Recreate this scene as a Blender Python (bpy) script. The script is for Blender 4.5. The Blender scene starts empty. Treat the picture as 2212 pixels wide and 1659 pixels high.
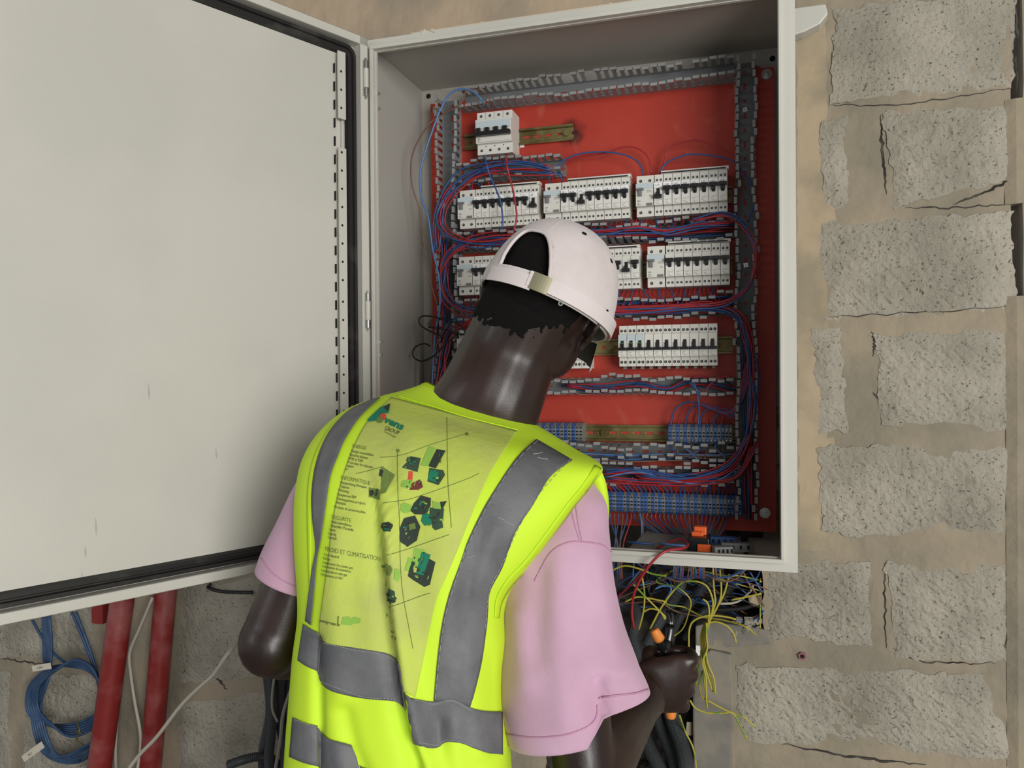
import bpy, bmesh, math, random
from mathutils import Vector, Matrix, noise
from mathutils.bvhtree import BVHTree
random.seed(7)
S = bpy.context.scene
COL = S.collection
PI = math.pi
# ------------------------------------------------------------------ camera
Z0 = 1.15                       # underside of the cabinet above the floor
CP = Vector((0.72259, -1.68252, 0.33008 + Z0)); FP = 1690.44
YAW, PIT, ROL = 0.29392, -0.00615, 0.00738
RM = Matrix.Rotation(YAW, 3, 'Z') @ Matrix.Rotation(PIT, 3, 'X') @ Matrix.Rotation(ROL, 3, 'Y')
cam = bpy.data.cameras.new('camera'); camo = bpy.data.objects.new('camera', cam); COL.objects.link(camo)
cam.sensor_width = 36.0; cam.lens = FP / 2212 * 36.0; cam.clip_start = 0.05
camo.matrix_world = Matrix.Translation(CP) @ (RM @ Matrix.Rotation(PI / 2, 3, 'X')).to_4x4()
S.camera = camo
# ------------------------------------------------------------------ light: overcast daylight through a big opening behind right
S.view_settings.view_transform = 'Standard'; S.view_settings.look = 'None'
S.view_settings.gamma = 1; S.view_settings.exposure = -0.16; S.view_settings.use_curve_mapping = False
w = bpy.data.worlds.new('world'); S.world = w; w.use_nodes = True
bg = w.node_tree.nodes['Background']; bg.inputs[0].default_value = (0.93, 0.95, 1.0, 1); bg.inputs[1].default_value = 0.36
def area(name, loc, target, size, sy, power, col):
    l = bpy.data.lights.new(name, 'AREA'); l.shape = 'RECTANGLE'; l.size = size; l.size_y = sy; l.energy = power; l.color = col
    o = bpy.data.objects.new(name, l); COL.objects.link(o); o.location = loc
    o.rotation_euler = (Vector(target) - Vector(loc)).to_track_quat('-Z', 'Y').to_euler(); return o
area('doorway_daylight', (3.3, -4.0, 1.55), (0.3, 0, 1.4), 1.9, 2.4, 200, (1.0, 0.985, 0.95))
area('window_daylight', (-2.6, -3.6, 2.3), (0.4, -0.3, 1.3), 1.6, 1.4, 20, (0.93, 0.97, 1.0))  # weak fill light from behind left, source unseen, no window built there
# ------------------------------------------------------------------ helpers
def U(px, py, y=0.0):            # pixel -> point on the plane Y = y
    d = RM @ Vector(((px - 1106) / FP, 1, (829.5 - py) / FP)); return CP + d * ((y - CP.y) / d.y)
def UC(px, py, dep):             # pixel -> point at a distance along the view axis
    return CP + RM @ Vector(((px - 1106) / FP, 1, (829.5 - py) / FP)) * dep
def PX(p):
    d = RM.transposed() @ (Vector(p) - CP); return Vector((1106 + FP * d.x / d.y, 829.5 - FP * d.z / d.y))
VR, VF, VU = RM @ Vector((1, 0, 0)), RM @ Vector((0, 1, 0)), RM @ Vector((0, 0, 1))
def lin(c):
    return tuple((v / 12.92 if v <= .04045 else ((v + .055) / 1.055) ** 2.4) for v in c)
def rgb(r, g, b): return lin((r / 255, g / 255, b / 255))
MATS = {}
def mat(name, c, rough=.5, metal=0, c2=None, nscale=8, bump=0, bscale=None, mix=(.4, .6), spec=None, detail=6, trans=0, sheen=0):
    m = bpy.data.materials.new(name); m.use_nodes = True; nt = m.node_tree; b = nt.nodes['Principled BSDF']
    b.inputs['Base Color'].default_value = (*c, 1); b.inputs['Roughness'].default_value = rough; b.inputs['Metallic'].default_value = metal
    if spec is not None: b.inputs['Specular IOR Level'].default_value = spec
    if sheen: b.inputs['Sheen Weight'].default_value = sheen
    if c2 or bump:
        tc = nt.nodes.new('ShaderNodeTexCoord'); n = nt.nodes.new('ShaderNodeTexNoise'); n.inputs['Scale'].default_value = nscale; n.inputs['Detail'].default_value = detail
        nt.links.new(tc.outputs['Object'], n.inputs['Vector'])
        if c2:
            r = nt.nodes.new('ShaderNodeValToRGB'); r.color_ramp.elements[0].color = (*c, 1); r.color_ramp.elements[1].color = (*c2, 1)
            r.color_ramp.elements[0].position, r.color_ramp.elements[1].position = mix
            nt.links.new(n.outputs['Fac'], r.inputs[0]); nt.links.new(r.outputs[0], b.inputs['Base Color'])
        if bump:
            n2 = nt.nodes.new('ShaderNodeTexNoise'); n2.inputs['Scale'].default_value = bscale or nscale * 4; n2.inputs['Detail'].default_value = 8
            nt.links.new(tc.outputs['Object'], n2.inputs['Vector'])
            bp = nt.nodes.new('ShaderNodeBump'); bp.inputs['Strength'].default_value = min(1, bump); bp.inputs['Distance'].default_value = .004
            nt.links.new(n2.outputs['Fac'], bp.inputs['Height']); nt.links.new(bp.outputs[0], b.inputs['Normal'])
    MATS[name] = m; return m
def tag(o, label=None, cat=None, group=None, kind=None):
    if label: o['label'] = label
    if cat: o['category'] = cat
    if group: o['group'] = group
    if kind: o['kind'] = kind
    return o
def absloc(o):
    v = Vector((0, 0, 0))
    while o: v += o.location; o = o.parent
    return v
def thing(name, label, cat, loc=(0, 0, 0), group=None):
    o = bpy.data.objects.new(name, None); COL.objects.link(o); o.location = loc; o.empty_display_size = .05
    return tag(o, label, cat, group)
class MB:
    def __init__(s): s.v = []; s.f = []; s.m = []
    def add(s, vs, fs, mi=0):
        k = len(s.v); s.v += [Vector(p) for p in vs]; s.f += [[i + k for i in f] for f in fs]; s.m += [mi] * len(fs); return s
    def box(s, x0, x1, y0, y1, z0, z1, mi=0, M=None):
        vs = [Vector((x, y, z)) for z in (z0, z1) for y in (y0, y1) for x in (x0, x1)]
        if M: vs = [M @ p for p in vs]
        return s.add(vs, [(0, 2, 3, 1), (4, 5, 7, 6), (0, 1, 5, 4), (2, 6, 7, 3), (0, 4, 6, 2), (1, 3, 7, 5)], mi)
    def prism(s, poly, a, b, mi=0):   # poly in (u,v); a(u,v)->front point, b(u,v)->back point
        n = len(poly); vs = [a(*p) for p in poly] + [b(*p) for p in poly]
        return s.add(vs, [list(range(n)), list(range(2 * n - 1, n - 1, -1))] + [(i, i + n, (i + 1) % n + n, (i + 1) % n) for i in range(n)], mi)
    def disc(s, c, nrm, r, n=10, mi=0, h=0):
        nrm = Vector(nrm).normalized(); a = nrm.orthogonal().normalized(); b = nrm.cross(a); c = Vector(c)
        R = [(a * math.cos(2 * PI * i / n) + b * math.sin(2 * PI * i / n)) * r for i in range(n)]
        if not h: return s.add([c + q for q in R], [list(range(n))], mi)
        return s.add([c + q for q in R] + [c + nrm * h + q for q in R], [list(range(n, 2 * n)), list(range(n - 1, -1, -1))] + [(i, (i + 1) % n, (i + 1) % n + n, i + n) for i in range(n)], mi)
    def tube(s, pts, r, n=6, mi=0, caps=True, sub=4, corr=0):
        P = cr(pts, sub) if sub > 1 else [Vector(p) for p in pts]
        up = Vector((.13, .31, .94)).normalized(); vs = []; N = len(P); last = None
        for i, p in enumerate(P):
            t = (P[min(i + 1, N - 1)] - P[max(i - 1, 0)]); t = t.normalized() if t.length > 1e-9 else Vector((0, 0, 1))
            if last is None: a = t.cross(up if abs(t.dot(up)) < .95 else Vector((1, 0, 0))).normalized()
            else: a = (last - t * last.dot(t)); a = a.normalized() if a.length > 1e-6 else t.orthogonal().normalized()
            last = a; b = t.cross(a)
            rr = r(i / (N - 1)) if callable(r) else r
            if corr and i % 2: rr *= corr
            vs += [p + (a * math.cos(2 * PI * k / n) + b * math.sin(2 * PI * k / n)) * rr for k in range(n)]
        fs = [(i * n + k, i * n + (k + 1) % n, (i + 1) * n + (k + 1) % n, (i + 1) * n + k) for i in range(N - 1) for k in range(n)]
        if caps: fs += [list(range(n - 1, -1, -1)), [(N - 1) * n + k for k in range(n)]]
        return s.add(vs, fs, mi)
    def rings(s, rs, mi=0, cap0=True, cap1=True):
        n = len(rs[0]); vs = [p for r in rs for p in r]; N = len(rs)
        fs = [(i * n + k, i * n + (k + 1) % n, (i + 1) * n + (k + 1) % n, (i + 1) * n + k) for i in range(N - 1) for k in range(n)]
        if cap0: fs.append(list(range(n - 1, -1, -1)))
        if cap1: fs.append([(N - 1) * n + k for k in range(n)])
        return s.add(vs, fs, mi)
    def build(s, name, mats, parent=None, smooth=False, world=True, bevel=0, solid=0):
        o = bpy.data.objects.new(name, None) if 0 else None
        me = bpy.data.meshes.new(name); off = absloc(parent) if (parent and world) else Vector((0, 0, 0))
        me.from_pydata([p - off for p in s.v], [], s.f)
        if not isinstance(mats, (list, tuple)): mats = [mats]
        for m in mats: me.materials.append(m)
        me.polygons.foreach_set('material_index', s.m)
        if smooth: me.polygons.foreach_set('use_smooth', [True] * len(s.f))
        me.update(); o = bpy.data.objects.new(name, me); COL.objects.link(o)
        if parent: o.parent = parent
        if solid: d = o.modifiers.new('s', 'SOLIDIFY'); d.thickness = solid; d.offset = 0
        if bevel: d = o.modifiers.new('b', 'BEVEL'); d.width = bevel; d.segments = 2; d.limit_method = 'ANGLE'
        return o
def cr(pts, sub=5):
    P = [Vector(p) for p in pts]
    if len(P) < 3: return [P[0].lerp(P[-1], i / sub) for i in range(sub + 1)]
    out = []
    for i in range(len(P) - 1):
        p0 = P[i - 1] if i else P[0] * 2 - P[1]; p1, p2 = P[i], P[i + 1]; p3 = P[i + 2] if i + 2 < len(P) else p2 * 2 - p1
        for k in range(sub):
            t = k / sub; out.append(.5 * ((2 * p1) + (p2 - p0) * t + (2 * p0 - 5 * p1 + 4 * p2 - p3) * t * t + (3 * p1 - p0 - 3 * p2 + p3) * t ** 3))
    out.append(P[-1]); return out
def resample(pts, n):
    P = cr([Vector((*p, 0)) if len(p) == 2 else Vector(p) for p in pts], 6); L = [0]
    for a, b in zip(P, P[1:]): L.append(L[-1] + (b - a).length)
    out = []; j = 0
    for i in range(n):
        t = L[-1] * i / (n - 1)
        while j < len(L) - 2 and L[j + 1] < t: j += 1
        out.append(P[j].lerp(P[j + 1], (t - L[j]) / max(1e-9, L[j + 1] - L[j])))
    return out
def copyof(o, parent=None):
    c = o.copy(); COL.objects.link(c); c.parent = parent
    for ch in [x for x in KIDS.get(o.name, [])]: copyof(ch, c)
    return c
KIDS = {}
def register(root):               # remember the parts of a prototype so copies are cheap
    for o in COL.objects:
        if o.parent is not None: KIDS.setdefault(o.parent.name, [])
    for o in list(COL.objects):
        if o.parent is not None and o not in KIDS[o.parent.name]: KIDS[o.parent.name].append(o)
FONT = {}
def text_shape(txt, bold=0):      # flat lettering as (points, faces), baseline at y = 0, unit size
    key = (txt, bold)
    if key in FONT: return FONT[key]
    cu = bpy.data.curves.new('t', 'FONT'); cu.body = txt; cu.resolution_u = 2; cu.offset = bold
    o = bpy.data.objects.new('t', cu); COL.objects.link(o); dg = bpy.context.evaluated_depsgraph_get()
    me = o.evaluated_get(dg).to_mesh(); vs = [v.co.copy() for v in me.vertices]; fs = [list(p.vertices) for p in me.polygons]
    o.evaluated_get(dg).to_mesh_clear(); bpy.data.objects.remove(o); bpy.data.curves.remove(cu)
    FONT[key] = (vs, fs); return FONT[key]
# ------------------------------------------------------------------ materials
m_block = mat('concrete_block', rgb(143, 138, 125), .95, c2=rgb(171, 165, 151), nscale=7, bump=1, bscale=140, mix=(.35, .65), spec=.2)
nt = m_block.node_tree; b = nt.nodes['Principled BSDF']           # dark pits between the aggregate grains
tc = nt.nodes.new('ShaderNodeTexCoord'); nz = nt.nodes.new('ShaderNodeTexNoise'); nz.inputs['Scale'].default_value = 190; nz.inputs['Detail'].default_value = 3
vr = nt.nodes.new('ShaderNodeValToRGB'); vr.color_ramp.elements[0].position = .31; vr.color_ramp.elements[1].position = .39; vr.color_ramp.elements[0].color = (.34, .32, .30, 1)
mx = nt.nodes.new('ShaderNodeMix'); mx.data_type = 'RGBA'; mx.blend_type = 'MULTIPLY'; mx.inputs[0].default_value = 1
nt.links.new(tc.outputs['Object'], nz.inputs['Vector']); nt.links.new(nz.outputs['Fac'], vr.inputs[0])
src = b.inputs['Base Color'].links[0].from_socket; nt.links.new(src, mx.inputs[6]); nt.links.new(vr.outputs[0], mx.inputs[7]); nt.links.new(mx.outputs[2], b.inputs['Base Color'])
m_mortar = mat('mortar', rgb(158, 146, 126), .95, c2=rgb(136, 129, 113), nscale=6, bump=.9, bscale=45, spec=.2)
m_lintel = mat('plastered_lintel', rgb(184, 164, 140), .95, c2=rgb(160, 147, 128), nscale=3.5, bump=.6, bscale=35, spec=.2, mix=(.45, .62))
m_tan = mat('smoothed_mortar', rgb(172, 156, 130), .9, c2=rgb(148, 138, 118), nscale=9, bump=.4, bscale=40, spec=.2)
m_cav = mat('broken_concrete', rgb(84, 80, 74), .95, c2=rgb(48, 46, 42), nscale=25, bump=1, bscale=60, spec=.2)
m_floor = mat('floor_screed', rgb(140, 135, 125), .9, c2=rgb(115, 112, 104), nscale=4, bump=.3)
m_steel = mat('light_grey_enamel', rgb(202, 200, 190), .42, c2=rgb(194, 192, 183), nscale=2.5, bump=.06, bscale=500)
m_inner = mat('grey_enamel_inside', rgb(176, 172, 164), .5, bump=.05, bscale=500)
m_gasket = mat('black_rubber', rgb(34, 33, 32), .45, c2=rgb(78, 76, 72), nscale=14, mix=(.55, .8))
m_red = mat('orange_red_plate', rgb(172, 52, 36), .5, c2=rgb(186, 68, 50), nscale=5, mix=(.5, .75), bump=.05, bscale=300)
m_zinc = mat('yellow_passivated_zinc', rgb(138, 128, 84), .4, .6, c2=rgb(104, 92, 56), nscale=22)
m_chrome = mat('zinc_metal', rgb(190, 190, 186), .3, 1)
m_duct = mat('grey_duct_plastic', rgb(112, 114, 116), .45)
m_ductl = mat('grey_duct_finger', rgb(140, 141, 140), .4)
m_white = mat('white_breaker_plastic', rgb(214, 212, 204), .4)
m_white2 = mat('breaker_front_print_area', rgb(222, 220, 213), .38)
m_label = mat('label_holder_clear', rgb(190, 203, 208), .25)
m_paper = mat('paper_label', rgb(238, 238, 236), .6)
m_black = mat('black_plastic', rgb(26, 26, 27), .35)
m_dark = mat('hole_black', rgb(10, 10, 10), .8)
m_toggle_grey = mat('grey_toggle', rgb(116, 118, 118), .4)
m_print = mat('dark_print', rgb(70, 70, 72), .6)
m_tb = mat('blue_terminal', rgb(64, 98, 156), .4); m_tg = mat('grey_terminal', rgb(120, 122, 122), .45)
m_green = mat('green_indicator', rgb(50, 130, 90), .4)
WC = {'red': mat('red_wire', rgb(160, 44, 50), .4), 'blue': mat('blue_wire', rgb(48, 82, 136), .4), 'lblue': mat('light_blue_wire', rgb(84, 124, 176), .4),
      'brown': mat('brown_wire', rgb(112, 82, 66), .45), 'black': mat('black_wire', rgb(28, 28, 28), .4), 'yellow': mat('yellow_green_wire', rgb(176, 166, 62), .4, c2=rgb(120, 150, 50), nscale=30, mix=(.55, .62)),
      'grey': mat('grey_cable', rgb(150, 146, 136), .5), 'white': mat('white_cable', rgb(184, 178, 164), .5), 'dred': mat('dark_red_wire', rgb(120, 24, 30), .4)}
m_conduit = mat('corrugated_conduit', rgb(64, 66, 68), .5)
m_pipe = mat('red_painted_pipe', rgb(128, 34, 32), .45, c2=rgb(150, 86, 84), nscale=11, mix=(.44, .66), bump=.12, bscale=60, detail=10)
m_coil = mat('blue_network_cable', rgb(38, 66, 100), .5, c2=rgb(58, 86, 120), nscale=20)
m_tape = mat('masking_tape', rgb(205, 198, 182), .8)
nt = m_red.node_tree; b = nt.nodes['Principled BSDF']             # soot round the end of the short rail and dusty smears
tc = nt.nodes.new('ShaderNodeTexCoord'); dv = nt.nodes.new('ShaderNodeVectorMath'); dv.operation = 'DISTANCE'; dv.inputs[1].default_value = (.360, -.035, .857)
n1 = nt.nodes.new('ShaderNodeTexNoise'); n1.inputs['Scale'].default_value = 55; n1.inputs['Detail'].default_value = 5
ma = nt.nodes.new('ShaderNodeMath'); ma.operation = 'MULTIPLY_ADD'; ma.inputs[1].default_value = .034; nt.links.new(n1.outputs['Fac'], ma.inputs[0]); nt.links.new(dv.outputs['Value'], ma.inputs[2])
rr = nt.nodes.new('ShaderNodeValToRGB'); rr.color_ramp.elements[0].position = .030; rr.color_ramp.elements[1].position = .052; rr.color_ramp.elements[0].color = (.10, .07, .05, 1); rr.color_ramp.elements[1].color = (1, 1, 1, 1)
mu = nt.nodes.new('ShaderNodeMix'); mu.data_type = 'RGBA'; mu.blend_type = 'MULTIPLY'; mu.inputs[0].default_value = 1; src = b.inputs['Base Color'].links[0].from_socket
nt.links.new(tc.outputs['Object'], dv.inputs[0]); nt.links.new(tc.outputs['Object'], n1.inputs['Vector']); nt.links.new(ma.outputs[0], rr.inputs[0]); nt.links.new(src, mu.inputs[6]); nt.links.new(rr.outputs[0], mu.inputs[7])
n2 = nt.nodes.new('ShaderNodeTexNoise'); n2.inputs['Scale'].default_value = 9; n2.inputs['Detail'].default_value = 9; n2.inputs['Distortion'].default_value = 1.5; nt.links.new(tc.outputs['Object'], n2.inputs['Vector'])
r2 = nt.nodes.new('ShaderNodeValToRGB'); r2.color_ramp.elements[0].position = .58; r2.color_ramp.elements[1].position = .80; r2.color_ramp.elements[0].color = (0, 0, 0, 1); r2.color_ramp.elements[1].color = (.45, .45, .45, 1); nt.links.new(n2.outputs['Fac'], r2.inputs[0])
m2 = nt.nodes.new('ShaderNodeMix'); m2.data_type = 'RGBA'; m2.inputs[7].default_value = (*rgb(190, 120, 100), 1); nt.links.new(r2.outputs[0], m2.inputs[0]); nt.links.new(mu.outputs[2], m2.inputs[6]); nt.links.new(m2.outputs[2], b.inputs['Base Color'])
# ------------------------------------------------------------------ setting: wall with the broken-out cavity
CAV = [(1180, 1100), (1650, 1100), (1655, 1180), (1650, 1260), (1656, 1300), (1650, 1350), (1640, 1372), (1600, 1382), (1560, 1378), (1530, 1392), (1500, 1400), (1492, 1440), (1496, 1520), (1490, 1580), (1500, 1640), (1502, 1720), (1360, 1720), (1180, 1700)]
CAVW = [(U(*p).x, U(*p).z) for p in CAV]
def inpoly(x, y, P):
    c = False; n = len(P)
    for i in range(n):
        (x1, y1), (x2, y2) = P[i], P[i - 1]
        if (y1 > y) != (y2 > y) and x < (x2 - x1) * (y - y1) / (y2 - y1) + x1: c = not c
    return c
def wall_mesh():
    m = MB(); st = .014; x0, x1, zt, zb = -1.62, 1.196, 2.55, .5
    nx, nz_ = int((x1 - x0) / st), int((zt - zb) / st); idx = {}
    def vid(i, j):
        if (i, j) not in idx:
            x, z = x0 + i * (x1 - x0) / nx, zb + j * (zt - zb) / nz_
            d = noise.noise((x * 6, z * 6, 1)) * .004 + noise.noise((x * 28, z * 28, 4)) * .0022
            jx = noise.noise((x * 40, z * 40, 9)) * .006; jz = noise.noise((x * 40, z * 40, 19)) * .006
            idx[i, j] = len(m.v); m.v.append(Vector((x + jx * (0 < i < nx), d, z + jz * (0 < j < nz_))))
        return idx[i, j]
    hole = set()
    for i in range(nx):
        for j in range(nz_):
            x, z = x0 + (i + .5) * (x1 - x0) / nx, zb + (j + .5) * (zt - zb) / nz_
            if inpoly(x, z, CAVW): hole.add((i, j)); continue
            m.f.append([vid(i, j), vid(i + 1, j), vid(i + 1, j + 1), vid(i, j + 1)])
            p = PX((x, 0, z)); tan = (1722 < p.x < 1790 + 25 * noise.noise((z * 8, 3, 1)) and p.y < 1190)
            m.m.append(2 if (z > Z0 + .98 and x < .75) else (1 if tan else 0))
    for (i, j) in hole:            # rough sides of the cavity
        for (a, b, q) in (((i, j), (i + 1, j), (i, j - 1)), ((i + 1, j + 1), (i, j + 1), (i, j + 1)), ((i + 1, j), (i + 1, j + 1), (i + 1, j)), ((i, j + 1), (i, j), (i - 1, j))):
            if q not in hole:
                va, vb = m.v[vid(*a)], m.v[vid(*b)]; k = len(m.v); prev = (vid(*a), vid(*b))
                for s_ in (1, 2, 3):
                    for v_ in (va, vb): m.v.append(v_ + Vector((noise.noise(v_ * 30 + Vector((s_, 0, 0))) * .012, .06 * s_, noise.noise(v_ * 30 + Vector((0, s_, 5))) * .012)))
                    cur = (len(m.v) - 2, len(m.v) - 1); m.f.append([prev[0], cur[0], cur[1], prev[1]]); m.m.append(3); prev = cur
    xs = [p[0] for p in CAVW]; zs = [p[1] for p in CAVW]; n = 30; k = len(m.v)
    for i in range(n + 1):
        for j in range(n + 1):
            x = min(xs) - .03 + (max(xs) - min(xs) + .06) * i / n; z = min(zs) - .03 + (max(zs) - min(zs) + .06) * j / n
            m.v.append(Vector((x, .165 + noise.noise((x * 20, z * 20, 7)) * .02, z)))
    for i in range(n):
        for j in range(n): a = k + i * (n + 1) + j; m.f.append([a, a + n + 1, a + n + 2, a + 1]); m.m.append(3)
    m.box(-3.2, x0, .0, .3, 0, 2.9); m.box(x0, x1, .0, .3, 0, zb); m.box(x0, x1, 0, .3, zt, 2.9); m.box(x1 - .03, x1 + .04, .10, .3, 0, 2.9, 0)
    return m
wall = tag(wall_mesh().build('wall_back', [m_mortar, m_tan, m_lintel, m_cav], smooth=False), kind='structure')
m = MB(); m.box(-3.2, 3.2, -4.5, .3, -.1, 0); tag(m.build('floor', m_floor), kind='structure')
m = MB(); m.box(-3.2, 3.2, -2.6, .3, 2.9, 3.0); tag(m.build('ceiling', m_floor), kind='structure')
m = MB(); n = 40                                    # adjoining wall beyond the open vertical joint on the right
for j in range(n + 1):
    z = 2.9 * j / n; e = .004 * noise.noise((z * 9, 2, 5)); m.v += [Vector((1.214 + e, .12, z)), Vector((1.214 + e * 2, -.006, z)), Vector((3.2, -.006, z)), Vector((3.2, .3, z))]
for j in range(n):
    for k in range(3): a = j * 4 + k; m.f.append([a, a + 1, a + 5, a + 4]); m.m.append(0)
tag(m.build('wall_right', m_mortar), kind='structure')
def plaster_plug(pxs, mt=None):                       # mortar that fills stretches of the open joint
    pass
def block(poly, name='concrete_block', mt=None, rough=1.0, seed=0, proud=.0042):
    P = [U(*p) for p in poly]; a, b_, c, d = P      # top-left, top-right, bottom-right, bottom-left
    nx = max(6, int((b_ - a).length / .0075)); nz_ = max(6, int((a - d).length / .0075)); m = MB()
    for j in range(nz_ + 1):
        for i in range(nx + 1):
            u, v = i / nx, j / nz_; p = a.lerp(b_, u).lerp(d.lerp(c, u), v)
            e = min(u * nx, (1 - u) * nx, v * nz_, (1 - v) * nz_); q = Vector((p.x * 22 + seed, p.z * 22, seed))
            ed = noise.noise(q) * .007 + noise.noise(q * 3.1) * .007 + noise.noise(q * 8) * .004
            w_ = 1 if e > 1 else 0
            p = Vector((p.x + (ed if e < 1 else ed * .3), 0, p.z + ((noise.noise(q + Vector((5, 3, 9))) * .008 + noise.noise(q * 3.1 + Vector((5, 3, 9))) * .007 + noise.noise(q * 8 + Vector((5, 3, 9))) * .004) if e < 1 else 0)))
            h = proud + noise.noise((p.x * 12, p.z * 12, seed)) * .003 + noise.noise((p.x * 70, p.z * 70, seed)) * .0028 * rough + noise.noise((p.x * 160, p.z * 160, seed)) * .002 * rough
            m.v.append(Vector((p.x, -h * min(1, .08 + e * .26) + (.0 if e < 1 else 0), p.z)))
    for j in range(nz_):
        for i in range(nx): k = j * (nx + 1) + i; m.f.append([k, k + nx + 1, k + nx + 2, k + 1]); m.m.append(0)
    return m.build(name, mt or m_block, wall, smooth=False)
BL = [[(1800, 20), (2190, -25), (2190, 190), (1795, 222)], [(1905, 243), (2190, 230), (2190, 385), (1935, 447)], [(1772, 258), (1828, 256), (1830, 456), (1778, 452)],
      [(1768, 482), (2192, 460), (2190, 668), (1786, 690)], [(1888, 722), (2176, 712), (2180, 930), (1905, 925)], [(1757, 712), (1822, 708), (1828, 935), (1768, 938)],
      [(1768, 962), (2190, 965), (2170, 1155), (1778, 1152)], [(1662, 1215), (1880, 1213), (1882, 1396), (1662, 1376)], [(1914, 1213), (2166, 1222), (2180, 1434), (1932, 1414)],
      [(1590, 1438), (2120, 1458), (2205, 1642), (1600, 1600)], [(1600, 1668), (2212, 1700), (2212, 1900), (1600, 1880)],
      [(386, 1262), (640, 1240), (640, 1450), (388, 1480)], [(388, 1520), (640, 1490), (640, 1700), (390, 1730)], [(386, 1060), (640, 1050), (640, 1210), (386, 1235)],
      [(-40, 1290), (205, 1275), (205, 1425), (-40, 1420)], [(52, 1462), (215, 1455), (215, 1690), (52, 1700)], [(-90, 1450), (22, 1452), (25, 1700), (-90, 1700)], [(640, 1240), (1150, 1215), (1150, 1420), (640, 1450)]]
for k, p in enumerate(BL):
    block(p, seed=k * 3.7, proud=.0035 if k in (2, 5) else .0042, rough=.6 if k in (0,) else 1)
m = MB()                                            # the smooth cast strip beside the cavity and under it
m.prism([(1497, 1425), (1535, 1400), (1580, 1410), (1585, 1500), (1580, 1720), (1500, 1720), (1497, 1560)], lambda a, b: U(a, b) + Vector((0, -.012, 0)), lambda a, b: U(a, b) + Vector((0, .03, 0)))
m.build('cement_patch', mat('cement_patch', rgb(140, 134, 122), .9, c2=rgb(122, 119, 112), nscale=14, bump=.3, spec=.2), wall, bevel=.004)
for (a, b_, h_) in (((2193, 215), (2212, 440), 0), ((2193, 640), (2212, 1660), 0)):
    p, q = U(*a), U(*b_); m = MB(); n = 14
    m.rings([[Vector((1.186 + .006 * noise.noise((t * 3, 1, 8)), -.001, q.z + (p.z - q.z) * t / n)), Vector((1.203, -.008 - .003 * noise.noise((t * 2, 5, 1)), q.z + (p.z - q.z) * t / n)), Vector((1.22, -.008, q.z + (p.z - q.z) * t / n)), Vector((1.205, .05, q.z + (p.z - q.z) * t / n))] for t in range(n + 1)])
    m.build('joint_mortar', m_mortar, wall)
m = MB(); m.prism([(1502, 1352), (1540, 1344), (1600, 1352), (1664, 1362), (1664, 1392), (1560, 1400), (1502, 1412)], lambda a, b: U(a, b) + Vector((0, -.001, 0)), lambda a, b: U(a, b) + Vector((0, .13, 0)))
m.build('cavity_ledge', MATS['cement_patch'], wall, bevel=.003)
def crack(pts, w_, seed):
    R_ = resample(pts, 26); m = MB()
    for i, p in enumerate(R_):
        t = i / 25; w2 = (w_ * math.sin(PI * min(1, t * .96 + .02)) * (.5 + abs(noise.noise((i * .7, seed, 1))) * 1.6)) + .3; d = (R_[min(25, i + 1)] - R_[max(0, i - 1)]).normalized(); n_ = Vector((-d.y, d.x)); j = noise.noise((i * .6, seed, 5)) * 5
        for s_ in (-1, 1): q = U(p.x + n_.x * (w2 * s_ + j), p.y + n_.y * (w2 * s_ + j)); m.v.append(Vector((q.x, noise.noise((q.x * 6, q.z * 6, 1)) * .004 + noise.noise((q.x * 28, q.z * 28, 4)) * .0022 - .0012, q.z)))
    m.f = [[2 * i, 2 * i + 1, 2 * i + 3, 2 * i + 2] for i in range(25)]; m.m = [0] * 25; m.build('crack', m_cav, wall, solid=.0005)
for k, (pts, w_) in enumerate((([(1903, 248), (1905, 300), (1909, 350), (1915, 420)], 3), ([(2190, 385), (2130, 415), (2060, 440)], 3), ([(1955, 450), (2060, 448), (2190, 440)], 1.2), ([(1884, 716), (1889, 745), (1886, 770)], 2), ([(1885, 848), (1915, 880), (1948, 914)], 4), ([(1790, 684), (1900, 680), (2180, 662)], 1), ([(1825, 1128), (1880, 1126), (1950, 1132)], 1),
        ([(1912, 1215), (1912, 1300), (1914, 1400)], 1.6), ([(1930, 1400), (1990, 1428), (2150, 1432)], 1.2), ([(1690, 1606), (1760, 1620), (1860, 1636), (2000, 1652)], 2.5), ([(1795, 225), (1950, 226), (2185, 190)], 1.2), ([(2175, 1240), (2182, 1300), (2172, 1400)], 1.5), ([(0, 1422), (50, 1430), (100, 1434)], 1.5), ([(455, 1455), (475, 1470), (490, 1490)], 2.5), ([(2196, 10), (2195, 100), (2196, 200)], 3))):
    crack(pts, w_, k * 5.3)
m = MB(); p = U(1733, 1416)
m.disc(p + Vector((0, -.001, 0)), (0, -1, 0), .0085, 6, 0, .004); m.disc(p + Vector((0, -.0055, 0)), (0, -1, 0), .0042, 10, 1, .001)
tag(m.build('wall_plug', [mat('pinkish_plug', rgb(150, 90, 92), .5), m_dark]), 'small pinkish hexagonal wall plug in the mortar joint right of the cavity', 'wall plug')
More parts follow.
